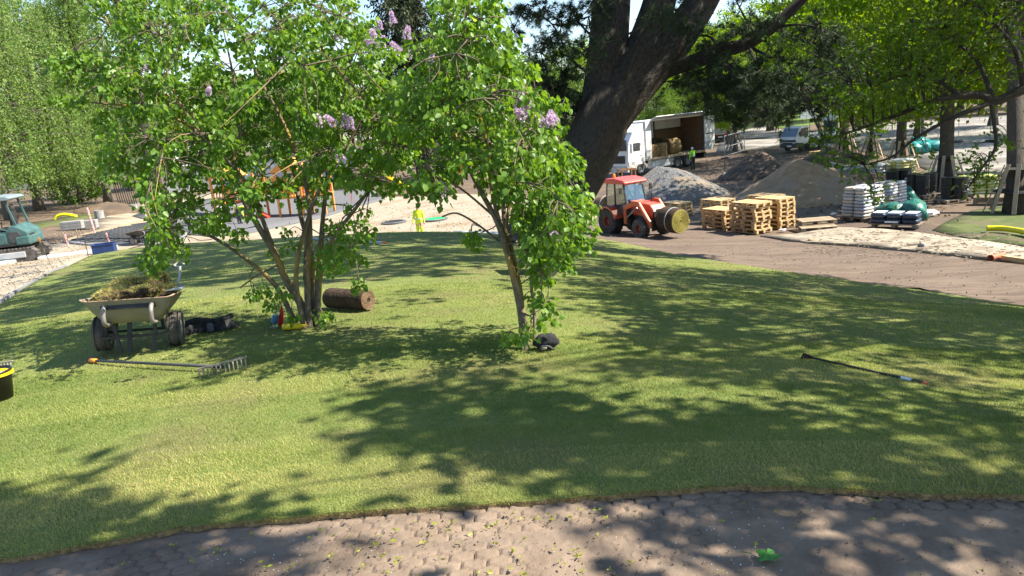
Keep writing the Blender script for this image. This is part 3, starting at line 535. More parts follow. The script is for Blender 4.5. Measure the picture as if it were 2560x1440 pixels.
def oak_near():
    g=np.array([12.6,9.6,h(12.6,9.6)]); org=Vector(g); root=empty('oak_tree',g,0,'large oak whose dark lobed-leaf bough reaches in above the drums','tree'); t=TB(); rd=random.Random(3); rng=np.random.default_rng(3)
    t.limb([Vector((0,0,z)) for z in (-.2,.4,1,2,3.2,4.2,5.5,7,9)],.55,.16,14,ripple=.14,flare=.25); C=[];D=[];S=[];T=[]
    def P(q): return [Vector(at(u,v,dd))-org for u,v,dd in q]
    bo=[([(2700,190,13),(2620,205,13),(2560,222,13),(2490,252,13),(2455,238,13),(2400,240,13),(2330,252,13),(2250,285,13.2),(2160,318,13.4),(2060,352,13.6)],.12),([(2490,252,13),(2440,270,13),(2370,300,13.1),(2290,345,13.2),(2230,392,13.2),(2160,412,13.3)],.05),
        ([(2478,255,13),(2485,310,12.9),(2488,370,12.8),(2455,420,12.8),(2420,470,12.7)],.04),([(2400,240,13),(2340,200,13.2),(2250,190,13.4),(2160,230,13.6)],.05),([(2480,240,13),(2440,150,13.2),(2360,90,13.4),(2280,60,13.5)],.05),([(2560,222,13),(2540,130,12.8),(2480,50,12.8),(2420,-10,12.8)],.06)]
    pool=[]
    st=Vector((0,0,4.9))
    p0=P(bo[0][0]); t.limb(spline([st,st.lerp(p0[0],.5)+Vector((0,0,.3)),p0[0]],4),.16,.12,8)
    for q,r in bo:
        p=spline(P(q),4); t.limb(p,r,.014,7,ripple=.12); pool+=p
    pa=np.array([tuple(x) for x in pool])
    def cluster(e,n,sz=.12,sd=.16,base=None):
        k=int(np.argmin(((pa-np.array(e))**2).sum(1))) if base is None else None; s0=Vector(pa[k]) if base is None else base; tw=spline([s0,s0.lerp(e,.5)+Vector((0,0,.1)),e],3); t.limb(tw,.012,.004,4)
        c=np.array(e)+rng.standard_normal((n,3))*sd*np.array([1,1,.5]); C.append(c); D.append(rng.standard_normal((n,3))*np.array([1,1,.4])+np.array([0,0,-.35])); S.append(rng.uniform(.7,1.25,n)*sz); T.append(np.clip(rng.normal(.45,.2,n)+rd.gauss(0,.1),0,1))
    for (u,v,ru,rv,k) in ((2120,345,90,25,7),(2240,320,80,25,6),(2130,415,60,25,9),(2130,250,90,40,18),(2240,205,100,45,26),(2340,180,90,50,26),(2200,130,90,60,22),(2320,90,90,60,24),(2440,90,80,70,24),(2300,265,70,20,7),(2440,405,45,25,7),(2470,440,40,20,5),(2500,350,30,30,4),(2425,470,20,12,2),(2520,150,50,70,14),(2188,470,14,35,5),(2060,345,50,20,5),(2090,395,40,20,6),(2400,30,110,50,20),(2540,40,50,50,10),(2330,375,20,12,2),(2080,180,90,60,14),(1990,120,60,60,6)):
        for i in range(k):
            a=rd.uniform(0,6.28); q=math.sqrt(rd.random()); cluster(Vector(at(u+ru*q*math.cos(a),v+rv*q*math.sin(a),13.1+rd.gauss(0,.45)))-org,13,.095,.13)
    # the unseen crown beyond the frame, its boughs placed for their shade
    nC=sum(len(c) for c in C)
    shade_crown(org,rd,lambda e,w: cluster(e,22,.15,.17,w),t,(2.5,16.5,4.25,15.5),2600,5200)
    t.build('trunk','bark_oak',root)
    C,D,S,T=[np.concatenate(q) for q in (C,D,S,T)]
    link('crown',leafmesh('crown',C[:nC],D[:nC],S[:nC],T_OAK,rnd=T[:nC],rng=rng),'oak_leaf',root); link('upper_crown',leafmesh('upper_crown',C[nC:],D[nC:],S[nC:],T_DIA,1.4,rnd=T[nC:],rng=rng),'oak_leaf',root)
oak_near()
# an oak behind the photographer whose crown dapples the soil strip and turf edge
def oak_back():
    org=Vector((8.6,-.8,h(8.6,-.8))); root=empty('oak_tree',org,0,'oak standing behind the camera whose shade falls on the soil','tree'); t=TB(); rd=random.Random(9); rng=np.random.default_rng(9); C=[];D=[]
    t.limb([Vector((0,0,z)) for z in (-.2,.4,1,2,3.2,4.6,6.4,8)],.4,.12,12,ripple=.14,flare=.2)
    def lf(e,w):
        t.limb([w,w.lerp(e,.5)+Vector((0,0,.1)),e],.012,.004,4); C.append(np.array(e)+rng.standard_normal((22,3))*.17*np.array([1,1,.5])); D.append(rng.standard_normal((22,3))+np.array([0,0,-.3]))
    shade_crown(org,rd,lf,t,(.5,13,1.5,4.25),1300,400); t.build('trunk','bark_oak',root); C=np.concatenate(C); link('crown',leafmesh('crown',C,np.concatenate(D),rng.uniform(.1,.19,len(C)),T_DIA,1.4,rng=rng),'oak_leaf',root)
oak_back()
# ---------------------------------------------------------------- background trees
A=broadleaf('maple_tree',21,15,3.6,(5.4,5.4,5.8),19000,.26,'maple_leaf',.38,nc=110,cl=.8)
B=broadleaf('maple_tree',22,16,3.2,(5.8,5.8,6.4),19000,.26,'maple_leaf',.42,nc=110,cl=.85,lean=(.6,0))
Cc=broadleaf('linden_tree',23,13,2.6,(5.0,5.0,5.4),16000,.25,'linden_leaf',.34,nc=80,cl=.8)
Dd=broadleaf('linden_tree',24,12,1.6,(5.4,5.0,5.4),16000,.25,'linden_leaf',.3,nc=96,cl=.7)
def weeping(seed,height,rad,nstr):
    rng=np.random.default_rng(seed); rd=random.Random(seed); root=empty('birch_tree',(0,0,0)); t=TB(); top=height*.9
    t.limb([Vector((.25*noise.noise(Vector((z*.2,seed,0))),.2*noise.noise(Vector((z*.2,0,seed))),z)) for z in np.linspace(-.1,top,12)],.34,.06,9,ripple=.12,flare=.15); b=t; C=[];D=[];T=[]
    for i in range(nstr):
        a=rd.uniform(0,6.283); q=rd.random()**.5; z=rd.uniform(3.2,height); sh_=1-max(0,(z-height*.45)/(height*.6))**1.5; e=Vector((q*rad*sh_*math.cos(a),q*rad*sh_*math.sin(a),z)); L=rd.uniform(1.2,3.4)*(1 if z>4.5 else .8); L=min(L,z-.7)
        if i%3==0: s0=Vector((0,0,min(top*.95,z+rd.uniform(-1.5,.8)))); b.limb(spline([s0,s0.lerp(e,.55)+Vector((0,0,.7)),e],3),.04,.012,4)
        n=int(52*L/2.2); s_=rng.uniform(0,1,n); sw=rd.gauss(0,.25),rd.gauss(0,.25); P=np.stack([e.x+sw[0]*s_+rng.normal(0,.11,n),e.y+sw[1]*s_+rng.normal(0,.11,n),e.z-s_*L+rng.normal(0,.05,n)],1); C.append(P); D.append(rng.standard_normal((n,3))*.7+np.array([0,0,-1.0])); T.append(np.clip(rng.normal(.45,.22,n)+rd.gauss(0,.14),0,1))
    t.build('trunk','bark_birch',root); C=np.concatenate(C); link('crown',leafmesh('crown',C,np.concatenate(D),rng.uniform(.12,.2,len(C)),T_DIA,rnd=np.concatenate(T),rng=rng),'birch_leaf',root); return root
W1=weeping(41,19,6.4,860); W2=weeping(42,18,6,760)
def spruce(seed,height,rad):
    rng=np.random.default_rng(seed); rd=random.Random(seed); root=empty('spruce_tree',(0,0,0)); t=TB(); t.limb([Vector((0,0,z)) for z in np.linspace(-.1,height,9)],.3,.03,8,ripple=.08); C=[];D=[];b=t
    z=1.5
    while z<height-.4:
        r=rad*(1-z/height)**.8
        for k in range(7):
            a=rd.uniform(0,6.283); L=r*rd.uniform(.7,1.1); e=Vector((L*math.cos(a),L*math.sin(a),z-.28*L)); p=spline([(0,0,z),(e.x*.5,e.y*.5,z-.05*L),e],4); b.limb(p,.03,.008,4)
            for q in p[1:]:
                n=26; C.append(np.array(q)+rng.standard_normal((n,3))*np.array([.2,.2,.12])+np.array([0,0,-.12])); D.append(rng.standard_normal((n,3))*.6+np.array([math.cos(a)*.4,math.sin(a)*.4,-.8]))
        z+=rd.uniform(.35,.55)
    t.build('trunk','bark_oak_far',root); C=np.concatenate(C); link('crown',leafmesh('crown',C,np.concatenate(D),rng.uniform(.15,.3,len(C)),T_DIA,.5,rng=rng),'spruce_needle',root); return root
S1=spruce(51,17,4.2)
used=set()
def put(src,u,d,rz,s,label,group=None):
    o=src if src.name not in used else copy_tree(src); used.add(src.name); place(o,gd(u,d),rz,s,label,'tree',group); return o
put(W1,30,52,0,1.0,'weeping birch with a dark trunk behind the excavator canopy')
put(W2,98,60,1.2,1.05,'weeping birch whose long strands hang beside the twin trunks')
put(W1,272,63,2.5,.95,'weeping birch with a rough trunk behind the wooden manhole rings')
put(W2,-160,58,3,1.0,'weeping birch at the left edge of the picture')
put(W1,205,84,4.1,1.1,'farther weeping birch filling the gap between two nearer birches')
C2=broadleaf('linden_tree',26,18,7.5,(4.4,4.4,5.4),15000,.15,'linden_leaf',.36,'bark_oak',nc=80,cl=.7); put(C2,415,34.5,.5,1.0,'tall tree with a thick pale trunk rising behind the lilac stems')
for i,(src,u,d,s,lb) in enumerate(((Cc,330,95,1.05,'linden behind the leaning pickets left of the play frame'),(A,470,105,.98,'maple rising behind the white site cabins'),(Dd,560,92,.72,'low linden behind the orange play tower'),(Cc,660,112,.98,'linden far behind the play tower roof'),(Dd,790,100,.95,'linden seen between the lilac crowns'),(A,890,118,.82,'maple under the open sky gap between the lilacs'),
    (Dd,1000,98,.62,'low linden beyond the yellow slide'),(Cc,1130,108,.72,'linden beyond the green disc'),(Dd,1250,96,.72,'rounded linden left of the great pine'),(Cc,1345,104,.88,'linden showing beside the pine needles'),(Dd,1440,86,.8,'linden directly behind the pine trunk'),
    (Dd,1640,96,.66,'bright rounded linden above the lorry cab'),(Cc,1735,100,.62,'bright linden above the lorry cargo box'),(Dd,1805,92,.58,'small linden over the lorry tail'),(A,1620,130,1.0,'maple showing between the pine stems'))):
    put(src,u,d,i*1.3,s,lb)
put(S1,1055,78,0,1.75,'dark spruce with drooping boughs between the lilac crowns'); put(S1,1145,92,1,.62,'lower spruce beside the taller dark spruce'); put(S1,230,98,2,1.0,'spruce hidden among the birches')
A2=broadleaf('maple_tree',29,14,5.0,(4.2,4.2,4.2),12000,.22,'maple_leaf',.40,nc=70,cl=.7,lean=(2.4,5.0))
TR=[(2545,27.5,1.0,A2,0,'oak_a','thick maple with a plank guard at the edge beside the yellow pipe'),(2362,36,.95,B,1.1,'oak_b','maple with a plank guard behind the black drums'),(2252,47,.95,A,2.2,'oak_c','maple with a plank guard beside the teal sacks'),(2112,61,.95,B,3,'oak_d','maple with a plank guard beside the portable toilet'),(2178,55,.5,A,1.7,'oak_e','young maple with a plank guard beside the rubble heap'),(1838,72,.55,B,.4,'oak_f','young bent maple with a plank guard behind the lorry'),
    (2298,68,1.0,B,4,'','maple with a pale bare trunk behind the teal sacks'),(2482,74,1.0,A,5,'','maple standing beyond the mesh fence'),(2146,90,1.05,A,.9,'','maple with a straight trunk behind the toilet tree'),(1926,100,1.0,B,2,'','maple on the sunlit turf behind the small truck'),(1824,82,.9,A,3.3,'','maple with a thick trunk right of the lorry tail'),(2035,115,1.1,B,1,'','maple far behind the blue direction boards'),(2400,112,1.1,A,2,'','maple across the asphalt yard'),(2560,105,1.1,B,0,'','maple at the far right end of the yard'),(1980,150,1.2,A,4,'','maple at the end of the sunlit turf'),(2230,135,1.2,B,5,'','maple far beyond the asphalt yard'),(2700,60,1.0,A,1,'','maple just past the right edge of the picture'),(1740,140,1.1,B,2.6,'','maple far behind the lorry'),(2660,38,.95,B,2.2,'','maple beside the right edge of the yard')]
GUARD=[]
for (u,d,s,src,rz,gk,lb) in TR:
    o=put(src,u,d,rz,s,lb)
    if gk: GUARD.append((o.location.copy(),s,lb,gk,u,d))
for i,u in enumerate(range(-500,3100,150)):
    put((Cc,A,Dd,B)[i%4],u,165+14*math.sin(i*2.1),i*.9,1.35,'broad tree of the far belt, '+('%d%s from the left'%(i+1,{1:'st',2:'nd',3:'rd',21:'st',22:'nd',23:'rd'}.get(i+1,'th'))),'trees of the far belt')
for i,(u,d,s,lb) in enumerate(((2450,96,.72,'low linden across the yard beside the far mesh fence'),(2335,104,.75,'low linden across the yard behind the teal sacks'),(2560,92,.7,'low linden across the yard behind the thick right trunk'),(2215,110,.75,'low linden beyond the yard left of the pale bare trunk'),(2085,120,.8,'low linden behind the direction boards'),(1945,125,.7,'low linden at the head of the park road'))): put(Dd,u,d,i*1.1,s,lb)
# low dark shrub under the birches
sh=broadleaf('shrub',77,2.4,.2,(2.2,1.8,1.3),4200,.16,'linden_leaf',.05,nc=40,cl=.35); place(sh,gd(195,66),0,1,'dark low shrub under the hanging birch strands','shrub')
# ---------------------------------------------------------------- object materials
mat('tractor_red',(.46,.05,.02),(.56,.075,.028),3,.42,spec=.5,c3=(.34,.12,.07),s3=2.5); mat('tractor_roof',(.52,.06,.04),(.58,.085,.06),2,.4)
mat('loader_orange',(.54,.09,.02),(.64,.13,.03),3,.45,c3=(.42,.17,.09),s3=3); mat('black_metal',(.018,.018,.018),(.035,.034,.032),6,.55); mat('dark_grey',(.045,.047,.05),(.07,.07,.07),6,.6)
mat('tyre',(.03,.028,.026),(.075,.068,.06),9,.9,.5,60,dist=.01); mat('tyre_dusty',(.06,.054,.048),(.14,.125,.11),7,.95,.4,50,dist=.006); mat('rim_rust',(.22,.06,.03),(.30,.10,.05),6,.7); mat('rim_grey',(.16,.165,.16),(.25,.25,.25),6,.6)
mat('white_paint',(.68,.69,.69),(.78,.78,.77),2,.4,c3=(.60,.60,.57),s3=.9); mat('white_dirty',(.45,.45,.42),(.62,.62,.59),3,.6,c3=(.30,.28,.25),s3=1.1); mat('grey_panel',(.36,.37,.37),(.44,.45,.45),3,.55); mat('plywood',(.11,.065,.035),(.16,.10,.055),3,.7,stretch=(1,1,4))
mat('teal_paint',(.045,.105,.10),(.075,.15,.145),4,.5,c3=(.04,.075,.07),s3=1.5); mat('steel',(.30,.31,.32),(.42,.43,.44),7,.45,metal=.6); mat('galv',(.36,.38,.40),(.48,.50,.52),8,.5,metal=.4)
mat('orange_plastic',(.75,.24,.02),(.85,.30,.03),5,.5); mat('red_plastic',(.60,.035,.02),(.68,.05,.03),5,.5); mat('red_white',(.68,.10,.07),(.78,.62,.58),30,.6,detail=0); mat('yellow_plastic',(.72,.50,.01),(.82,.60,.02),5,.45); mat('lime',(.50,.68,.02),(.60,.78,.04),7,.8,.2,25); mat('lime_vest',(.24,.66,.02),(.34,.78,.04),7,.8,.2,25)
mat('skin',(.42,.24,.17),(.48,.28,.20),12,.6); mat('black_cloth',(.012,.012,.014),(.035,.034,.036),14,.9,.5,40,dist=.01); mat('dark_trousers',(.02,.025,.022),(.04,.045,.04),12,.9); mat('grey_cloth',(.05,.055,.065),(.09,.095,.105),12,.9,.3,40); mat('green_shirt',(.10,.30,.04),(.14,.36,.06),12,.9); mat('boots',(.03,.025,.02),(.05,.04,.03),20,.8); mat('white_cap',(.72,.73,.74),(.78,.78,.78),10,.7)
mat('wood_new',(.55,.37,.17),(.68,.50,.27),5,.75,.2,40,stretch=(1,1,6),c3=(.43,.27,.12),s3=2); mat('wood_pale',(.30,.225,.145),(.42,.33,.225),5,.85,.2,40,stretch=(1,1,.25)); mat('wood_old',(.18,.14,.10),(.28,.23,.17),5,.9,.3,30); mat('wood_red',(.22,.10,.04),(.30,.15,.06),6,.7)
mat('handle_worn',(.20,.17,.145),(.33,.31,.29),9,.5,metal=.3)
mat('canopy_grey',(.17,.22,.235),(.24,.29,.30),4,.5)
mat('sod_soil',(.035,.021,.013),(.07,.045,.028),12,.95,.9,40,dist=.02); mat('sod_soil_lit',(.12,.075,.045),(.20,.13,.075),8,.95,.8,30,dist=.02); mat('sod_end',(.16,.135,.025),(.34,.29,.07),30,.95,.7,60,dist=.01); mat('straw_roll',(.16,.105,.045),(.30,.205,.09),9,.95,.7,25,dist=.02)  # turf soil in a shaded and a sunlit copy, light put into the colour
mat('drum_black',(.010,.010,.011),(.02,.02,.022),5,.35,spec=.5); mat('label_white',(.70,.70,.70),(.78,.78,.78),30,.6); mat('sack_grey',(.44,.43,.41),(.56,.56,.56),5,.35,.3,18,c3=(.34,.38,.46),s3=1.4); mat('sack_tan',(.46,.40,.33),(.58,.53,.46),5,.35,.3,18,c3=(.36,.38,.42),s3=1.4); mat('sack_navy',(.02,.032,.06),(.04,.055,.09),6,.3,.3,20); mat('sack_green',(.012,.10,.075),(.03,.17,.13),5,.4,.6,9,dist=.05); mat('sack_teal',(.01,.13,.13),(.02,.26,.26),4,.4,.6,9,dist=.05)
mat('sack_yellow',(.62,.52,.10),(.76,.68,.28),6,.4,.3,20,c3=(.78,.76,.62),s3=3); mat('sack_lime',(.30,.34,.06),(.52,.55,.16),6,.5,.3,20,c3=(.50,.54,.34),s3=2); mat('white_film',(.70,.71,.72),(.80,.80,.80),5,.3,.5,10,dist=.05); mat('print_white',(.55,.62,.70),(.68,.73,.78),14,.5)
mat('gravel_grey',(.07,.072,.074),(.21,.21,.21),16,.95,1,16,dist=.1,c3=(.25,.20,.14),s3=.8); mat('sand_brown',(.25,.165,.095),(.35,.24,.142),3,.95,.7,18,dist=.06,c3=(.30,.22,.145),s3=.7); mat('soil_dark',(.055,.042,.032),(.10,.075,.056),5,.95,.9,20,dist=.08,c3=(.16,.11,.075),s3=1.6); mat('concrete',(.24,.235,.22),(.34,.33,.31),6,.9,.3,30)
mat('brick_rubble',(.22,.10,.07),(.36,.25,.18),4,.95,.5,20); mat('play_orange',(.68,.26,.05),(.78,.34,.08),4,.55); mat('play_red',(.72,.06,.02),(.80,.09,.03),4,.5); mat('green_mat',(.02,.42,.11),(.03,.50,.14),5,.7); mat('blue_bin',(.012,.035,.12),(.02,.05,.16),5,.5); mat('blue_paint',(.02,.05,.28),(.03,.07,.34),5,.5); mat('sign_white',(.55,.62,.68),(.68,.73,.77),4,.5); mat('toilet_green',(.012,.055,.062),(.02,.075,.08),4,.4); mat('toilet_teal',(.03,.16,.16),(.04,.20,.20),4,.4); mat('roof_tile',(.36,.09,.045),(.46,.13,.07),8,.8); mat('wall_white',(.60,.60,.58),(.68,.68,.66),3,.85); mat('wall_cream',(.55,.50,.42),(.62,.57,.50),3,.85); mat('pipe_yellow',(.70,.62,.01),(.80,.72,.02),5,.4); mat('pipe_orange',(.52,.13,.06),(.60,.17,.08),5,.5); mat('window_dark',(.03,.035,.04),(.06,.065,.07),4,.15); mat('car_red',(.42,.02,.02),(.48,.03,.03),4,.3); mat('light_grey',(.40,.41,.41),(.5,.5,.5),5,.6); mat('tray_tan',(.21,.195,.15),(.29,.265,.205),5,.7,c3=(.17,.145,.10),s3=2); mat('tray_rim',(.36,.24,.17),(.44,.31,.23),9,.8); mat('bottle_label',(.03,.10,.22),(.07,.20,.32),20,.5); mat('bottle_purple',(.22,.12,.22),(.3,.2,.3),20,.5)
def glassmat(name,col,rough=.05,tr=.6):
    m=bpy.data.materials.new(name); m.use_nodes=True; n=m.node_tree.nodes; l=m.node_tree.links; n.remove(n['Principled BSDF']); o=n['Material Output']
    t=n.new('ShaderNodeBsdfTransparent'); t.inputs[0].default_value=(*col,1); g=n.new('ShaderNodeBsdfGlossy'); g.inputs['Roughness'].default_value=rough; g.inputs[0].default_value=(.8,.85,.85,1)
    fr=n.new('ShaderNodeLayerWeight'); fr.inputs[0].default_value=.35; mx=n.new('ShaderNodeMixShader'); l.new(fr.outputs['Facing'],mx.inputs[0])
    mp=n.new('ShaderNodeMath'); mp.operation='MULTIPLY_ADD'; mp.inputs[1].default_value=.5; mp.inputs[2].default_value=1-tr-.2; l.new(fr.outputs['Fresnel'],mp.inputs[0]); l.new(mp.outputs[0],mx.inputs[0])
    l.new(t.outputs[0],mx.inputs[1]); l.new(g.outputs[0],mx.inputs[2]); l.new(mx.outputs[0],o.inputs['Surface']); M[name]=m
glassmat('glass',(.80,.90,.86)); glassmat('glass_dark',(.25,.33,.32)); glassmat('bottle_clear',(.85,.92,.92),.08,.75)
def wheel(parent,c,r,w_,rim,tyre='tyre',rimm='rim_grey',side=1,ribs=0,n=26,lugs=0):
    m=MB(); pr=[(rim,-w_/2*.9),(r*.93,-w_/2),(r,-w_/2*.75)]
    if ribs:
        for i in range(ribs): z=-w_/2*.7+w_*1.4*(i+.5)/ribs*.5*2/2; pr+=[(r*(1-.5*((i+.5)/ribs-.5)**2),-w_/2*.72+w_*.72*2*.5*(2*i)/(2*ribs)*1.0),(r*(1-.5*((i+.5)/ribs-.5)**2),-w_/2*.72+w_*.72*(2*i+1.1)/(2*ribs)),(r*.965*(1-.5*((i+.6)/ribs-.5)**2),-w_/2*.72+w_*.72*(2*i+1.2)/(2*ribs)),(r*.965*(1-.5*((i+.6)/ribs-.5)**2),-w_/2*.72+w_*.72*(2*i+1.9)/(2*ribs))]
    pr+=[(r,w_/2*.75),(r*.93,w_/2),(rim,w_/2*.9)]
    m.lathe(pr,n,(0,0,0),'y',cap=False)
    if lugs:
        for i in range(lugs):
            for k in range(-2,3): a=2*math.pi*(i+.5*(k%2))/lugs; m.box((r*math.cos(a),k*w_*.17,r*math.sin(a)),(.05,w_*.12,r*4.2/lugs),Matrix.Rotation(-a,3,'Y'))
    o=m.build('wheel',tyre,parent,smooth=bool(ribs==0 and lugs==0)); o.location=c
    q=MB().lathe([(0.001,side*w_*.26),(rim*.3,side*w_*.25),(rim*.36,side*w_*.16),(rim*.78,side*w_*.10),(rim*.9,side*w_*.40),(rim*1.03,side*w_*.46),(rim*1.01,-side*w_*.42)],20,(0,0,0),'y'); q.build('rim',rimm,o,smooth=False); return o
def person(name,label,loc,rz,J={},cols=('skin','lime','lime','boots'),hair='grey_cloth',cap=None,s=1.0,group=None,bands=()):
    j=dict(pel=(0,0,.96),spi=(.0,0,1.14),che=(.0,0,1.38),nek=(.01,0,1.51),hea=(.03,0,1.60),top=(.03,0,1.70),
      sL=(0,.19,1.42),eL=(-.02,.25,1.14),wL=(.06,.27,.90),hL=(.09,.27,.82),sR=(0,-.19,1.42),eR=(-.02,-.25,1.14),wR=(.06,-.27,.90),hR=(.09,-.27,.82),
      pL=(0,.095,.92),kL=(.03,.11,.50),aL=(-.01,.12,.09),tL=(.17,.13,.035),pR=(0,-.095,.92),kR=(.03,-.11,.50),aR=(-.01,-.12,.09),tR=(.17,-.13,.035)); j.update(J)
    rad=dict(pel=(.17,.14),spi=(.17,.14),che=(.19,.14),nek=(.075,.075),hea=(.1,.115),top=(.07,.08),s=(.095,.095),e=(.068,.068),w=(.045,.045),h=(.05,.028),p=(.125,.125),k=(.09,.09),a=(.07,.07),t=(.055,.04))
    E=[('pel','spi'),('spi','che'),('che','nek'),('nek','hea'),('hea','top')]
    for q in 'LR': E+=[('che','s'+q),('s'+q,'e'+q),('e'+q,'w'+q),('w'+q,'h'+q),('pel','p'+q),('p'+q,'k'+q),('k'+q,'a'+q),('a'+q,'t'+q)]
    names=list(j); V=[Vector(j[k])*s for k in names]; ed=[(names.index(a),names.index(b)) for a,b in E]; rr=[rad.get(k,rad.get(k[0])) for k in names]; bone=list(names)
    for q in 'LR':
        hv=Vector(j['h'+q])*s; wv=Vector(j['w'+q])*s; ax=(hv-wv).normalized(); sd=ax.cross(Vector((1,0,.1))).normalized(); i0=names.index('h'+q)
        for f in range(5):
            off=(f-1.5)*.02; L=(.075,.082,.076,.06,.05)[f]; b=len(V); d_=ax if f<4 else (ax*.4+Vector((.9,0,0))).normalized()
            V.append(hv+sd*off*s+d_*L*.5*s); V.append(hv+sd*off*s+(d_*L+Vector((.015,0,0)))*s); ed+=[(i0,b),(b,b+1)]; rr+=[(.012,.012),(.009,.009)]; bone+=['h'+q]*2
    me=bpy.data.meshes.new('body'); me.from_pydata([tuple(v) for v in V],ed,[]); o=bpy.data.objects.new('tmp',me); COL.objects.link(o)
    o.modifiers.new('skin','SKIN'); sv=me.skin_vertices[0].data
    for i in range(len(V)): sv[i].radius=(rr[i][0]*s,rr[i][1]*s); sv[i].use_root=(i==0)
    sm=o.modifiers.new('sub','SUBSURF'); sm.levels=1; sm.render_levels=1
    dg=bpy.context.evaluated_depsgraph_get(); bm_=bpy.data.meshes.new_from_object(o.evaluated_get(dg)); bpy.data.objects.remove(o)
    bm_.materials.clear()
    for c in cols: bm_.materials.append(M[c])
    VV=np.array([tuple(v) for v in V]); slot=[]
    for b in bone: slot.append(0 if b in('hea','top','nek') or b[0]=='h' and b!='hea' else (3 if b[0]=='t' and b!='top' else (2 if b in('pel',) or b[0] in 'pka' else 1)))
    slot[bone.index('nek')]=1
    for p in bm_.polygons: p.material_index=slot[int(np.argmin(((VV-np.array(p.center))**2).sum(1)))]; p.use_smooth=True
    root=empty(name,loc,rz,label,'person',group); b=link('body',bm_,None,root)
    for zz in bands: q=MB(); q.m=Matrix.Diagonal((.155*s,.205*s,1,1)); q.lathe([(1,zz*s),(1.03,(zz+.005)*s),(1.03,(zz+.05)*s),(1,(zz+.055)*s)],18,cap=False); q.build('reflective_band','light_grey',root,smooth=True)
    hp=(Vector(j['hea'])+Vector(j['top']))*.5*s; up=(Vector(j['top'])-Vector(j['hea'])).normalized(); rm=up.to_track_quat('Z','X').to_matrix().to_4x4()
    m=MB(); m.m=Matrix.Translation(hp)@rm; m.blob((-.018*s,0,.015*s),(.115*s,.098*s,.115*s),12,8,.03,1,flat=.015*s)
    if cap: m.box((.12*s,0,.03*s),(.11*s,.13*s,.012*s))
    m.build('cap' if cap else 'hair',cap or hair,root,smooth=True)
    fc=MB(); fc.m=Matrix.Translation(hp)@rm; fc.box((.095*s,0,-.05*s),(.035*s,.025*s,.04*s),taper=(.5,.6)); fc.build('nose','skin',root)
    for nm,c,d_ in (('eye',(.088,.035,-.02),(.012,.022,.01)),('eye',(.088,-.035,-.02),(.012,.022,.01)),('mouth',(.086,0,-.085),(.012,.04,.008))):
        ey=MB(); ey.m=fc.m; ey.box([q*s for q in c],[q*s for q in d_]); ey.build(nm,'boots',root)
    return root
def sodroll(name,label,loc,axis,r,L,side='sod_soil',end='sod_end',strap=False,group=None,seed=0):
    root=empty(name,loc,0,label,'turf roll',group); ax=Vector(axis).normalized(); q=ax.to_track_quat('Z','Y').to_matrix().to_4x4(); m=MB(); m.m=q; n=32
    prof=[(r*.98,-L/2),(r*1.0,-L/2+.02),(r*(1+.015),-L/4),(r*.99,0),(r*1.012,L/4),(r,L/2-.02),(r*.97,L/2)]; m.lathe(prof,n)
    b=len(m.v)
    for i,v in enumerate(m.v):
        m.v[i]=v*(1+.02*noise.noise(v*4+Vector((seed,0,0))))
    m.build('soil_side',side,root,smooth=True)
    for sgn in (1,-1):
        e=MB(); e.m=q; tp=[]; turns=7; K=turns*22
        for i in range(K+1):
            t=i/K; a=2*math.pi*turns*t; rr=.03+(r*.95-.03)*t; tp.append((rr*math.cos(a),rr*math.sin(a),sgn*(L/2+.004+.006*noise.noise(Vector((a,seed,0))))))
        e.tube(tp,(r*.95)/turns*.46,5); e.build('turf_coil',end,root,smooth=True)
    if strap: s_=MB(); s_.m=q; s_.lathe([(r*1.02,.06),(r*1.035,.062),(r*1.035,.085),(r*1.02,.087)],28); s_.build('strap','light_grey',root)
    return root
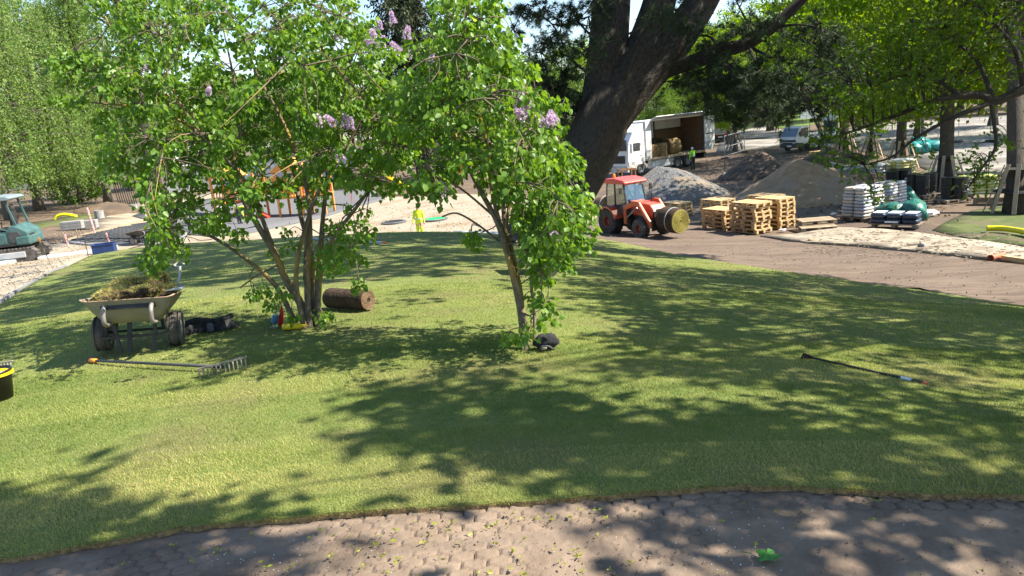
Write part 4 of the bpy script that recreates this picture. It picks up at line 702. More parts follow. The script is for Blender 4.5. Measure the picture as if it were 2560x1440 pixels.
# ---------------------------------------------------------------- tractor with loader and two turf rolls
HT=Vector((.50,-.866,0)); TRZ=math.atan2(-.866,.50)
def tractor():
    p=ground(1603,589); near=Vector((-.866,-.50,0))  # driver's right side faces the camera
    base=G(Vector(p)-HT*.95-near*.50); s=1.06; o=empty('tractor',base,TRZ,'small red tractor with cab and front loader carrying turf rolls','tractor'); o.scale=(s,s,s)
    for y in (-1,1):
        wheel(o,(-.62,y*.56,.47),.47,.44,.2,'tyre','rim_rust',y,lugs=22); wheel(o,(.95,y*.52,.315),.315,.30,.15,'tyre_dusty','rim_rust',y,lugs=20)
        f=MB(); pr=[]
        for i in range(9): a=R(15+i*17); pr.append((-.62+.56*math.cos(a),.47+.56*math.sin(a)))
        pr2=[(-.62+(x+.62)*.9,.47+(z-.47)*.9) for x,z in pr][::-1]; f.prism(pr+pr2,y*.36,y*.79); f.build('fender','tractor_red',o)
    m=MB(); m.box((.2,0,.55),(1.9,.42,.35)); m.box((.95,0,.33),(.12,.9,.12)); m.box((-.62,0,.5),(.22,.9,.22)); m.box((.0,-.3,.45),(.5,.2,.3)); m.build('chassis','black_metal',o,.02)
    m=MB(); m.prism([(.15,.72),(1.28,.66),(1.32,.95),(1.15,1.12),(.15,1.2)],-.27,.27); m.build('hood','tractor_red',o,.04); MB().box((1.31,0,.82),(.03,.42,.26)).build('grille','black_metal',o)
    for y in(-1,1): MB().box((1.325,y*.2,.92),(.02,.1,.07)).build('headlight','white_paint',o)
    MB().prism([(-.85,.72),(.2,.72),(.2,1.0),(-.05,1.02),(-.3,.98),(-.95,1.05)],-.47,.47).build('cab_base','dark_grey',o,.02)
    ps=[(-.92,.46,1.02,-.86,1.8),(.2,.44,.98,.0,1.8),(-.42,.47,1.0,-.42,1.8)]
    for y in(-1,1):
        for (x0,w_,z0,x1,z1) in ps: MB().bar((x0,y*w_,z0),(x1,y*w_*.95,z1),.045,.05).build('cab_post','black_metal',o)
        MB()._add([(-.9,y*.475,1.03),(-.44,y*.475,1.0),(-.44,y*.455,1.78),(-.86,y*.455,1.78)],[(0,1,2,3)]).build('rear_side_window','glass',o); MB()._add([(-.40,y*.475,.8),(.19,y*.46,.8),(.0,y*.445,1.78),(-.40,y*.455,1.78)],[(0,1,2,3)]).build('door_window','glass',o)
    MB()._add([(.21,-.43,.98),(.21,.43,.98),(.01,.41,1.78),(.01,-.41,1.78)],[(0,1,2,3)]).build('windscreen','glass',o); MB()._add([(-.93,-.44,1.05),(-.93,.44,1.05),(-.87,.42,1.78),(-.87,-.42,1.78)],[(0,1,2,3)]).build('rear_window','glass',o)
    MB().prism([(-1.02,1.80),(.16,1.78),(.2,1.84),(.1,1.92),(-.4,1.99),(-.9,1.96),(-1.05,1.88)],-.52,.52).build('cab_roof','tractor_roof',o,.05)
    MB().lathe([(.05,1.97),(.055,2.0),(.05,2.08),(.03,2.11)],10,(-.75,-.2,0)).build('beacon','orange_plastic',o)
    for y in(-1,1): q=MB(); q.bar((.03,y*.46,1.6),(.15,y*.66,1.66),.02,.02); q.box((.16,y*.68,1.6),(.04,.12,.22)); q.build('mirror','black_metal',o,.01)
    MB().box((-.55,0,1.1),(.4,.42,.12)).box((-.72,0,1.35),(.1,.4,.45)).build('seat','black_cloth',o,.03); q=MB(); q.tube([(.15,0,.95),(-.06,0,1.22)],.02,6); q.lathe([(.15,0),(.17,.015),(.15,.03)],14,(-.06,0,1.22)); q.build('steering_wheel','black_metal',o)
    for y in(-1,1):
        a=MB(); yy=y*.45; pr=[(.05,.96),(.12,1.08),(.62,1.24),(.86,1.22),(1.46,.50),(1.44,.38),(1.34,.40),(.82,1.06),(.64,1.08),(.2,.93)]; a.prism(pr,yy-.04,yy+.04); a.build('loader_arm','loader_orange',o,.01)
        MB().box((.1,yy,.72),(.14,.1,.62)).build('loader_post','loader_orange',o,.01); MB().tube([(.14,yy,.62),(.72,yy,1.02)],.028,8).build('hydraulic_ram','steel',o); MB().tube([(.9,yy+y*.05,1.12),(1.34,yy+y*.05,.62)],.024,8).build('tilt_ram','loader_orange',o)
    MB().tube([(1.18,-.45,.72),(1.18,.45,.72)],.05,8).build('cross_tube','loader_orange',o); MB().box((1.45,0,.46),(.06,.9,.4)).tube([(1.45,0,.5),(2.3,0,.58)],[.04,.01],8).build('spike_carriage','black_metal',o,.01)
    for y in(-.35,.35): MB().box((.06,y,1.74),(.08,.1,.08)).build('work_light','light_grey',o,.01); MB().tube(spline([(.2,y*1.2,.9),(.5,y*1.35,.95),(.85,y*1.35,.9),(1.2,y*1.2,.7)],4),.012,5).build('hose','black_metal',o)
    MB().tube([(.75,.2,1.15),(.75,.2,1.45)],.03,8).build('exhaust','black_metal',o); MB().box((-1.1,0,.55),(.3,.5,.1)).tube([(-1.1,0,.75),(-1.9,0,.8)],[.04,.01],8).build('rear_hitch','black_metal',o)
    w=lambda x,y,z: base+rotz(TRZ).to_3x3()@Vector((x,y,z))*s
    sodroll('turf_roll','turf roll with a coiled grass end carried on the loader spike',w(1.96,0,.62),HT+Vector((0,0,-.03)),.44,.78,'sod_soil','sod_end',True,seed=1)
    sodroll('turf_roll','turf roll held behind the tractor cab',w(-1.5,0,.86),HT+Vector((0,0,.1)),.44,.75,'sod_soil_lit','sod_end',True,seed=2)
    person('person','driver in a green shirt seated inside the tractor cab',w(-.5,0,.22),TRZ,dict(pel=(0,0,.96),pL=(.02,.09,.93),pR=(.02,-.09,.93),kL=(.42,.13,.98),kR=(.42,-.13,.98),aL=(.5,.13,.58),aR=(.5,-.13,.58),tL=(.62,.13,.52),tR=(.62,-.13,.52),eL=(.18,.27,1.2),wL=(.38,.16,1.15),hL=(.46,.13,1.15),eR=(.18,-.27,1.2),wR=(.38,-.16,1.15),hR=(.46,-.13,1.15)),('skin','green_shirt','dark_trousers','boots'),s=.95)
tractor()
# ---------------------------------------------------------------- lorry with an open side
def lorry():
    p=ground(1695,421); a=Vector((.79,.61,0)); hd=-a; left=Vector((.61,-.79,0)); base=G(Vector(p)-left*1.22); base.z=h(p[0],p[1]); rz=math.atan2(hd.y,hd.x); o=empty('lorry',base,rz,'white lorry with its cargo side open showing stacked turf rolls','lorry')
    for y in(-1,1):
        for x in (4.5,0,-1.35): wheel(o,(x,y*1.08,.5),.5,.32,.28,'tyre','rim_grey',y)
    MB().box((.4,0,.85),(8.6,.9,.25)).build('chassis','black_metal',o)
    # cab
    c=MB(); c.prism([(3.98,.75),(3.98,3.35),(4.3,3.62),(5.3,3.35),(5.85,2.55),(5.95,1.6),(5.98,.75)],-1.22,1.22); c.build('cab','white_paint',o,.06)
    MB().prism([(3.95,3.2),(3.95,4.0),(4.4,3.95),(5.35,3.4)],-1.15,1.15).build('wind_deflector','white_paint',o,.05)
    for y in(-1,1):
        d=MB().box((5.0,y*1.235,1.75),(1.25,.03,1.75)).build('door','white_paint',o,.01); MB().box((5.05,y*1.255,2.25),(.95,.02,.62)).build('window','window_dark',d); MB().box((4.5,y*1.26,1.55),(.14,.03,.05)).build('handle','black_metal',d)
        q=MB(); q.bar((5.75,y*1.2,2.6),(5.85,y*1.5,2.55),.04,.04); q.box((5.85,y*1.5,2.2),(.12,.25,.72)); q.build('mirror','white_paint',o,.02)
        ar=MB(); pr=[(4.5+.66*math.cos(R(t)),.5+.62*math.sin(R(t))) for t in range(0,181,20)]+[(4.5+.56*math.cos(R(t)),.5+.54*math.sin(R(t))) for t in range(180,-1,-20)]; ar.prism(pr,y*.95,y*1.24); ar.build('wheel_arch','white_dirty',o)
        MB().box((5.55,y*1.1,.9),(.75,.3,.55)).build('step','white_dirty',o,.03)
    MB().box((5.95,0,.6),(.18,2.4,.5)).build('bumper','white_dirty',o,.03); MB().box((5.92,0,2.45),(.06,2.1,.85)).build('windscreen','window_dark',o); MB().box((6.0,0,1.35),(.04,1.8,.6)).build('grille','black_metal',o)
    for y in(-1,1): MB().box((6.0,y*.95,.72),(.1,.4,.22)).build('headlight','light_grey',o,.02)
    # cargo box
    x0,x1=-3.55,3.85; MB().box(((x0+x1)/2,0,1.12),(x1-x0,2.5,.14)).build('cargo_floor','wood_pale',o); MB().box(((x0+x1)/2,0,4.12),(x1-x0,2.52,.07)).build('cargo_roof','white_paint',o)
    MB().box(((x0+x1)/2,-1.24,2.63),(x1-x0,.05,2.88)).build('far_wall','white_paint',o); MB().box((x1-.03,0,2.63),(.06,2.4,2.88)).build('front_wall','white_paint',o); MB().box((x0+.03,0,2.63),(.06,2.4,2.88)).build('rear_wall','plywood',o)
    MB().box((3.52,1.24,2.63),(.62,.05,2.88)).build('side_panel','white_paint',o); MB().box((3.52,1.268,1.55),(.6,.01,.65)).build('lower_side_panel','grey_panel',o)
    MB().box((0,-1.2,2.65),(.14,.06,2.8)).build('wall_post','dark_grey',o); MB().box((-1.8,-1.205,2.2),(3.4,.03,2.0)).build('wall_lining','plywood',o); MB().box((-1.8,-1.2,3.22),(3.4,.04,.08)).build('wall_rail','black_metal',o)
    MB().box((x0+.05,1.23,2.63),(.14,.08,2.9)).build('rear_post','dark_grey',o)
    dr=MB().box((x0-.68,1.30,2.6),(1.25,.05,2.85),Matrix.Rotation(R(-3),3,'Z')).build('rear_door','white_paint',o); MB().box((x0-.68,1.33,1.55),(1.2,.01,.7),Matrix.Rotation(R(-3),3,'Z')).build('lower_door_panel','grey_panel',dr); MB().box((x0-.66,1.335,2.55),(.95,.02,.09),Matrix.Rotation(R(-3),3,'Z')).build('door_bar','dark_grey',dr)
    MB().prism([(1.25,4.16),(1.9,4.42),(1.86,4.46),(1.2,4.2)],x0,3.2,'x').build('raised_side_flap','white_paint',o)
    MB().box((2.0,1.16,.68),(3.2,.06,.62)).build('side_skirt','white_dirty',o,.02); MB().box((.0,1.24,1.08),(7.2,.06,.12)).build('sill_rail','wood_pale',o); MB().box((x0-.15,.7,.75),(.3,1.0,.5)).build('rear_box','black_metal',o)
    for x in(0,-1.35):
        ar=MB(); pr=[(x+.62*math.cos(R(t)),.5+.6*math.sin(R(t))) for t in range(10,171,20)]+[(x+.56*math.cos(R(t)),.5+.55*math.sin(R(t))) for t in range(170,9,-20)]; ar.prism(pr,.95,1.24); ar.build('mudguard','dark_grey',o)
    w=lambda x,y,z: base+rotz(rz).to_3x3()@Vector((x,y,z))
    up=Vector((0,0,1)); A3=rotz(rz).to_3x3()
    rolls=[((2.55,.55,1.72),A3@Vector((.2,1,0)),.52,1.0,'straw_roll','turf roll lying at the front end inside the lorry'),((1.5,.75,1.70),up,.52,1.02,'straw_roll','upright turf roll second from the front inside the lorry'),((-.1,.55,1.85),A3@Vector((1,-.25,0)),.66,1.05,'straw_roll','large round turf roll on the open lorry floor near the worker'),
      ((2.6,-.6,1.85),up,.6,1.3,'sod_soil','dark turf roll against the far lorry wall at the front'),((1.35,-.6,1.9),up,.6,1.4,'sod_soil','dark turf roll against the far lorry wall in the middle'),((.45,-.55,1.85),up,.5,1.3,'sod_soil','dark turf roll beside the lorry wall post')]
    for i,(c,ax,r,L,m_,lb) in enumerate(rolls): sodroll('turf_roll',lb,w(*c),ax,r,L,m_,'straw_roll' if m_!='sod_soil' else 'sod_soil',group='turf rolls in the lorry',seed=10+i)
    q=ground(1733,424); person('person','worker in a lime vest and dark trousers beside the open lorry',G(q),math.atan2(.8,-.3),dict(eR=(.12,-.27,1.2),wR=(.3,-.2,1.05),hR=(.38,-.18,1.04)),('skin','lime_vest','dark_trousers','boots'),cap='white_cap',s=1.0,bands=(1.05,1.18))
lorry()
# ---------------------------------------------------------------- small flatbed truck
def flatbed():
    p=ground(2007,378); hd=Vector((-.86,-.51,0)); left=Vector((.51,-.86,0)); base=G(Vector(p)-left*.8); rz=math.atan2(hd.y,hd.x); o=empty('flatbed_truck',base,rz,'small white flatbed truck parked in front of the portable toilet','truck')
    for y in(-1,1):
        for x in(0,-2.5): wheel(o,(x,y*.72,.33),.33,.22,.19,'tyre','dark_grey',y)
    pr=[(-.75,.55),(-.75,2.02),(-.55,2.1),(.15,2.1),(.35,2.03),(.82,1.28),(.9,1.1),(.92,.78),(.5,.72),(.42,.6),(-.42,.6)]
    MB().prism(pr,-.84,.84).build('cab','white_paint',o,.05); MB().box((.45,0,.55),(1.0,1.7,.36)).build('bumper','dark_grey',o,.04)
    MB()._add([(.44,-.74,1.96),(.44,.74,1.96),(.865,.78,1.28),(.865,-.78,1.28)],[(0,1,2,3)]).build('windscreen','glass_dark',o); MB().box((.93,0,.93),(.03,1.6,.16)).build('grille','black_metal',o)
    for y in(-1,1):
        d=MB()._add([(-.62,y*.855,1.3),(.45,y*.855,1.22),(.5,y*.855,1.5),(.25,y*.85,1.92),(-.62,y*.85,1.92)],[(0,1,2,3,4)]).build('side_window','window_dark',o); MB().box((.93,y*.62,.78),(.05,.32,.16)).build('headlight','light_grey',o,.02); MB().box((.55,y*.95,1.5),(.08,.12,.3)).build('mirror','black_metal',o,.02)
    MB().box((.99,.2,.5),(.02,.42,.12)).build('number_plate','label_white',o); MB().box((-2.3,0,.62),(3.6,.7,.2)).build('chassis','black_metal',o); MB().box((-2.6,0,.86),(3.4,1.75,.1)).build('bed_floor','wood_old',o)
    for y in(-1,1): MB().box((-2.6,y*.87,1.08),(3.4,.04,.42)).build('drop_side','light_grey',o,.01)
    MB().box((-4.3,0,1.08),(.04,1.72,.42)).build('tailgate','light_grey',o); q=MB(); [q.bar((-.92,y,.9),(-.92,y,2.35),.05,.05) for y in(-.8,.8)]; [q.bar((-.92,-.8,z),(-.92,.8,z),.04,.04) for z in(1.5,1.9,2.33)]; q.build('headboard_rack','galv',o); MB().tube([(-.6,.3,2.1),(-.6,.3,2.7)],.015,5).build('aerial','black_metal',o)
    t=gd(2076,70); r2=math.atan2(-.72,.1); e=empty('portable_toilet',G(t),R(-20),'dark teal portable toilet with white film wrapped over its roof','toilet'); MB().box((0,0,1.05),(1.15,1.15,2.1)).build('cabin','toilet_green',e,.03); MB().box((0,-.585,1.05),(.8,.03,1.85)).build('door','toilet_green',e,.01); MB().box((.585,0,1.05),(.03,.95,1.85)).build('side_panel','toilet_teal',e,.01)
    MB().blob((0,0,2.12),(.72,.72,.42),16,9,.10,4,flat=.12).build('roof_film','white_film',e)
flatbed()
# ---------------------------------------------------------------- excavator
def excavator():
    p=ground(34,652); base=G(p); rz=R(12); o=empty('excavator',base,rz,'teal mini excavator with a canopy standing on the gravel path','excavator')
    # tracks run across the view
    for y in(-.62,.62):
        pr=[(-1.05,.18),(-.95,.04),(.95,.04),(1.1,.16),(1.12,.34),(.95,.5),(-.95,.5),(-1.1,.36)]; t=MB(); t.prism(pr,y-.17,y+.17)
        for i in range(16): x=-.95+i*.127; t.box((x,y,.03),(.06,.36,.04)); t.box((x,y,.51),(.06,.36,.04))
        for x in(1.1,): [t.box((x+.02,y,z),(.04,.36,.05)) for z in(.15,.25,.36)]
        t.build('track','tyre_dusty',o); MB().box((0,y+( -.16 if y<0 else .16),.28),(1.5,.06,.22)).build('track_frame','light_grey',o,.02)
    MB().box((0,0,.4),(1.0,1.0,.28)).build('undercarriage','black_metal',o); MB().box((-1.35,0,.3),(.12,1.5,.42)).build('dozer_blade','teal_paint',o,.02)
    MB().prism([(-.85,.62),(.85,.62),(.95,.8),(.92,1.1),(.55,1.35),(.35,1.35),(.2,1.12),(-.85,1.05)],-.68,.68).build('body','teal_paint',o,.05)
    MB().box((.72,0,.78),(.5,1.44,.34)).build('counterweight','teal_paint',o,.06); d=MB().box((-.25,-.69,.88),(.9,.03,.34)).build('side_door','teal_paint',o,.01); MB().box((-.45,-.71,1.0),(.55,.012,.12)).build('stripe','black_metal',d); MB().box((-.2,-.72,1.0),(.1,.012,.1)).build('emblem','red_plastic',d)
    MB().box((.0,0,.66),(1.75,1.40,.12)).build('belly_plate','black_metal',o,.02); MB().prism([(.28,1.15),(.62,1.12),(.72,.98),(.5,.72),(.3,.75)],-.705,.705).build('engine_panel','dark_grey',o,.01); MB().box((.93,-.3,.92),(.03,.5,.16)).build('vent','black_metal',o)
    q=MB(); q.tube([(-.75,-.66,1.05),(-.75,-.66,1.32),(-.1,-.66,1.34),(.25,-.66,1.2),(.4,-.66,1.0)],.022,6); q.build('guard_rail','teal_paint',o)
    MB().box((.1,0,1.2),(.5,.5,.14)).box((.32,0,1.55),(.14,.46,.62)).box((.36,0,1.92),(.1,.28,.16)).build('seat','black_cloth',o,.05)
    for x,xx,y in((.62,.38,-.6),(.62,.38,.6),(-.55,-.6,-.6),(-.55,-.6,.6)): MB().bar((x,y,1.12),(xx,y,2.32),.07,.07).build('canopy_post','teal_paint',o,.01)
    MB().prism([(-.85,2.28),(.55,2.28),(.62,2.34),(.5,2.42),(0,2.46),(-.8,2.42),(-.9,2.35)],-.72,.72).build('canopy_roof','canopy_grey',o,.02)
    MB().prism([(-.9,.75),(-1.5,1.2),(-2.2,2.1),(-2.0,2.2),(-1.3,1.5),(-.8,1.05)],-.12,.12).build('boom','teal_paint',o,.02); MB().prism([(-2.2,2.2),(-2.05,2.25),(-2.6,.7),(-2.75,.75)],-.1,.1).build('dipper_arm','teal_paint',o,.02); MB().prism([(-2.85,.75),(-2.5,.7),(-2.3,.3),(-2.6,.05),(-2.9,.3)],-.3,.3).build('bucket','black_metal',o,.02); MB().tube([(-.95,0,.95),(-1.7,0,1.5)],.045,8).build('boom_ram','steel',o)
    for y in(-.3,.3): MB().tube([(-.25,y,1.1),(-.22,y,1.45)],.018,6).build('control_lever','black_metal',o)
excavator()
# car parked behind the lorry tail
def car():
    p=gd(1800,88); o=empty('parked_car',G(p),R(75),'dark car with red tail lights parked behind the lorry','car')
    MB().prism([(-2.0,.35),(-2.05,.85),(-1.9,.95),(-1.5,1.0),(-1.0,1.45),(.4,1.45),(1.0,1.0),(1.9,.85),(2.0,.35)],-.86,.86).build('body','black_metal',o,.05)
    for y in(-1,1):
        for x in(-1.3,1.3): wheel(o,(x,y*.78,.32),.32,.2,.2,'tyre','rim_grey',y)
        MB().box((-2.04,y*.62,.82),(.05,.4,.25)).build('tail_light','car_red',o,.01); MB().prism([(-1.35,1.0),(-.95,1.38),(.35,1.38),(.85,1.02)],y*.86,y*.872).build('side_window','window_dark',o)
    MB()._add([(-1.52,-.7,1.02),(-1.52,.7,1.02),(-1.06,.65,1.42),(-1.06,-.65,1.42)],[(0,1,2,3)]).build('rear_window','window_dark',o); MB().box((-2.06,0,.6),(.03,.5,.12)).build('number_plate','label_white',o)
car()
# ---------------------------------------------------------------- pallets
ORD=['bottom','second','third','fourth','fifth','sixth','seventh','eighth']
def _pm(n,d,m_): me=MB().box((0,0,0),d).mesh(n); me.materials.append(M[m_]); return me
PMESH={}
def pallet(loc,rz,label,group,m_='wood_new',tilt=0):
    if m_ not in PMESH: PMESH[m_]=dict(deck_board=[_pm('deck_board',(1.2,w_,.022),m_) for w_ in(.145,.10)],cross_board=_pm('cross_board',(.145,.8,.022),m_),block=_pm('block',(.14,.10,.078),m_),base_board=_pm('base_board',(1.2,.10,.022),m_))
    P=PMESH[m_]; o=empty('pallet',loc,rz,label,'pallet',group); o.rotation_euler=(tilt,0,rz)
    def add(n,me,c): k=bpy.data.objects.new(n,me); COL.objects.link(k); k.parent=o; k.location=c
    for i,y in enumerate((-.327,-.175,0,.175,.327)): add('deck_board',P['deck_board'][i%2],(0,y,.133))
    for x in(-.527,0,.527):
        add('cross_board',P['cross_board'],(x,0,.1105))
        for y in(-.35,0,.35): add('block',P['block'],(x,y,.0605))
    for y in(-.35,0,.35): add('base_board',P['base_board'],(0,y,.011))
    return o
rd=random.Random(17)
LD=Vector((.47,-.883,0)); SD=Vector((.883,.47,0)); PRZ=math.atan2(-.883,.47)
def stack(u,v,n,desc,rot=0,m_='wood_new',c=None):
    p=Vector(ground(u,v)) if c is None else Vector(c); ctr=G(p-LD*.6+SD*.4) if c is None else G(p)
    for i in range(n):
        lab=('top' if i==n-1 else ORD[i])+' wooden pallet of the stack '+desc
        pallet(ctr+Vector((rd.uniform(-.035,.035),rd.uniform(-.035,.035),.145*1.09*i)),PRZ+rot+rd.uniform(-.035,.035),lab,'stacked wooden pallets',m_)
stack(1812,576,5,'front left nearest the loader roll'); stack(1888,584,7,'front middle'); stack(1951,571,7,'front right'); stack(1803,557,6,'back left behind the loader roll'); stack(1927,562,7,'back middle'); stack(1700,541,4,'hidden behind the loader arms')
pallet(G(ground(2040,572)),R(-6),'single pale pallet lying alone beside the paved path','stacked wooden pallets','wood_pale',R(4)); pallet(G(ground(2040,568),.15),R(-4),'second pale pallet laid on the lone one beside the path','stacked wooden pallets','wood_pale')
for i in range(3): pallet(G(gd(2045,60),.145*i),R(20+i*5),'%s old pallet stacked beside the flatbed truck wheel'%('top' if i==2 else ORD[i]),'pallets by the truck','wood_new')
for i in range(2): pallet(G(ground(2478,508),.15*i),R(-38),'%s dark weathered pallet beside the right plank guard'%('top' if i==1 else ORD[i]),'weathered pallets','wood_old')
# ---------------------------------------------------------------- black drums on pallets
dm=MB().lathe([(.27,0),(.292,.01),(.292,.03),(.283,.04),(.283,.28),(.293,.295),(.293,.315),(.283,.33),(.283,.56),(.293,.575),(.293,.595),(.283,.61),(.283,.84),(.294,.855),(.294,.885),(.28,.885),(.275,.868),(.05,.868)],28).mesh('drum_shell'); dm.materials.append(M['drum_black']); lbm=MB().box((0,0,0),(.20,.012,.16)).mesh('paper_label'); lbm.materials.append(M['label_white']); lgm=MB().box((-.03,-.008,-.02),(.06,.006,.07)).mesh('paper_mark'); lgm.materials.append(M['drum_black'])
def drum(p,lb,lab=None):
    o=empty('oil_drum',p,rd.uniform(0,6),lb,'drum','black drums'); 
    k=bpy.data.objects.new('shell',dm); COL.objects.link(k); k.parent=o
    b=MB().lathe([(.03,.868),(.03,.885),(.01,.886)],8,(.16,0,0)).build('bung','steel',o)
    if lab is not None:
        o.rotation_euler=(0,0,0); q=bpy.data.objects.new('paper_label',lbm); COL.objects.link(q); q.parent=o; q.location=(.29*math.sin(lab),-.29*math.cos(lab),.45); q.rotation_euler=(0,0,lab); e=bpy.data.objects.new('mark',lgm); COL.objects.link(e); e.parent=q
pb=G(ground(2318,492)); pc=G(ground(2400,503)); pa_=G(ground(2250,478))
for q,rz,lb in((pb,R(20),'pallet carrying the middle group of black drums'),(pc+Vector((-.35,0,0)),R(12),'pallet carrying the two black drums beside the lime sacks'),(pa_,R(20),'pallet under the left group of black drums')):
    o=pallet(q,rz,lb,'drum pallets','wood_old')
for dx,dy,lb,la in((-.28,-.1,'black drum at the front of the middle group',None),(-.36,.5,'black drum at the back left of the middle group',None),(.3,.32,'black drum at the right of the middle group',None)): drum(pb+Vector((dx,dy,.146)),lb,la)
for dx,dy,lb,la in((-.08,-.12,'black drum with a white paper label beside the lime sacks',.75),(-.36,.25,'black drum half hidden behind the labelled drum',None)): drum(pc+Vector((dx,dy,.146)),lb,la)
for dx,dy,lb,la in((-.45,-.1,'black drum at the left end behind the grey sacks',None),(.12,.0,'black drum with a white paper label in the left group',.15),(-.1,.55,'black drum at the back of the left group',None),(.5,.5,'black drum behind the labelled drum of the left group',None)): drum(pa_+Vector((dx,dy,.146)),lb,la)
# ---------------------------------------------------------------- sacks
def sackmesh(n,dx,dy,dz,m_):
    V=[];Fs=[];a=14;b=8
    for i in range(b+1):
        t=math.pi*i/b
        for j in range(a):
            u=2*math.pi*j/a; c=lambda q,e:math.copysign(abs(q)**e,q); x=dx/2*c(math.cos(u),.35)*c(math.sin(t),.45); y=dy/2*c(math.sin(u),.35)*c(math.sin(t),.45); z=dz/2*c(math.cos(t),.7); k=1+.06*noise.noise(Vector((x*5,y*5,z*8))); V.append((x*k,y*k,z*(1+.15*noise.noise(Vector((x*4,y*4,2))))))
    for i in range(b):
        for j in range(a): Fs.append((i*a+j,(i+1)*a+j,(i+1)*a+(j+1)%a,i*a+(j+1)%a))
    me=bpy.data.meshes.new(n); me.from_pydata(V,[],Fs); me.update(); me.polygons.foreach_set('use_smooth',[True]*len(me.polygons)); me.materials.append(M[m_]); return me
def sackstack(p,rz,layers,mats,label,sx=.44,sy=.6,sz=.115,nx=2,ny=2,pal='wood_old',film=False,taper=.0,group='pallets of sacks'):
    o=empty('sack_stack',p,rz,label,'sacks',group); ms=[sackmesh('sack',sx,sy,sz*1.12,m_) for m_ in mats]; W_,L_=nx*sx,ny*sy
    q=MB(); [q.box((x,0,.05),(.12,L_,.1)) for x in(-W_*.42,0,W_*.42)]; q.box((0,0,.115),(W_+.06,L_+.06,.03)); q.build('pallet_base',pal,o)
    for k in range(layers):
        f=1-taper*k/layers
        for i in range(nx):
            for j in range(ny):
                e=bpy.data.objects.new('sack',ms[rd.randrange(len(ms))]); COL.objects.link(e); e.parent=o; e.location=((i-(nx-1)/2)*sx*f+rd.uniform(-.015,.015),(j-(ny-1)/2)*sy*f+rd.uniform(-.015,.015),.13+sz*(k+.5)); e.rotation_euler=(0,0,rd.choice((0,math.pi))+rd.uniform(-.03,.03)); e.scale=(f,f,1)
    if film: MB().blob((0,0,.13+sz*layers),(W_*.55,L_*.55,.07),14,6,.1,3).build('film_cover',film,o,smooth=True)
    return o
sackstack(G(ground(2158,545)),R(-60),9,('sack_grey','sack_tan'),'tall stack of grey wrapped sacks nearest the paved path',.5,.68,.118,taper=.14)
sackstack(G(ground(2222,528)),R(-60),9,('sack_grey','sack_tan'),'tall stack of grey wrapped sacks behind the nearest one',taper=.1)
bl=sackstack(G(ground(2240,566)),R(-44),2,('sack_navy',),'low pallet of dark blue sacks with pale print on top',.5,.62,.17,3,1)
for i,(x,y,w_,l_) in enumerate(((-.5,0,.36,.5),(0,.0,.40,.5),(.5,.02,.36,.48))): MB().box((x,y,.13+.355),(w_,l_,.012)).build('printed_label','print_white',bl,.01)
MB().box((-.05,-.335,.2),(.42,.012,.06)).build('printed_band','print_white',bl)
sackstack(G(ground(2255,440)),R(15),5,('sack_yellow',),'pallet of bright yellow sacks beneath the plank guard',.5,.6,.16,2,2,film='white_film'); sackstack(G(ground(2196,443)),R(15),4,('sack_yellow','sack_grey'),'pallet of pale yellow sacks left of the brighter one',.5,.6,.16,2,2,film='white_film')
sackstack(G(ground(2440,490)),R(-10),6,('sack_lime',),'pallet of lime green sacks beside the black drums',.5,.45,.13,3,2)
def bags(n,spots,m_,labs,grp):
    for i,(u,v,rx,ry,rz_,dz,lb) in enumerate(spots):
        p=G(ground(u,v)); o=empty('garbage_sack',p,rd.uniform(0,3),lb,'sack',grp); MB().blob((0,0,rz_*.8+dz),(rx,ry,rz_),16,10,.16,i+n*7,flat=rz_*.8).build('bag',m_,o,smooth=True); k=MB(); k.blob((rx*.6,0,rz_*1.5+dz),(.09,.07,.14),8,6,.2,i); k.build('tied_neck',m_,o,smooth=True)
bags(1,((2230,550,.62,.45,.33,0,'dark green sack lying behind the blue sacks'),(2283,552,.5,.42,.42,0,'dark green sack slumped at the end of the row'),(2263,522,.42,.4,.45,.05,'dark green sack standing behind the slumped one')),'sack_green',None,'dark green sacks')
bags(2,((2282,384,.7,.6,.45,0,'dark teal sack at the left of the heap by the plank guard'),(2302,382,.7,.6,.48,0,'teal sack in the middle of the heap'),(2325,378,.8,.7,.46,0,'bright teal sack at the right of the heap'),(2296,376,.7,.6,.45,.25,'dark teal sack lying on top of the heap')),'sack_teal',None,'teal sacks on the yard')
o=empty('white_rag',G(ground(2322,538)),.4,'crumpled white plastic beside the dark green sacks','plastic'); MB().blob((0,0,.08),(.42,.2,.12),16,8,.3,5,flat=.06).build('sheet','white_film',o)
# ---------------------------------------------------------------- heaps
def heap(name,u,v,d,rx,ry,hh,m_,label,cat,seed,sharp=1.0,rocks=0):
    p=G(gd(u,d)) if d else G(ground(u,v)); n=64; k=26; V=[];Fs=[]
    for i in range(k+1):
        r=i/k
        for j in range(n):
            a=2*math.pi*j/n; w_=1+.14*noise.noise(Vector((math.cos(a)*1.4,math.sin(a)*1.4,seed))); x=rx*r*w_*math.cos(a); y=ry*r*w_*math.sin(a); pr=max(0,1-r); pr=(pr**sharp)*(1 if r>.15 else 1-.25*(.15-r)/.15)
            z=hh*pr*(1+.22*noise.noise(Vector((x*.7,y*.7,seed))))+.05*noise.noise(Vector((x*3,y*3,seed)))*(1-r)+.03*noise.noise(Vector((x*8,y*8,seed)))*(1-r); V.append((x,y,z+h(p.x+x,p.y+y)-p.z-(.08 if r>.97 else .0)))
    for i in range(k):
        for j in range(n): Fs.append((i*n+j,(i+1)*n+j,(i+1)*n+(j+1)%n,i*n+(j+1)%n))
    me=bpy.data.meshes.new(name); me.from_pydata(V,[],Fs); me.update(); o=link(name,me,m_,None,True); o.location=p; tag(o,label,cat); return o
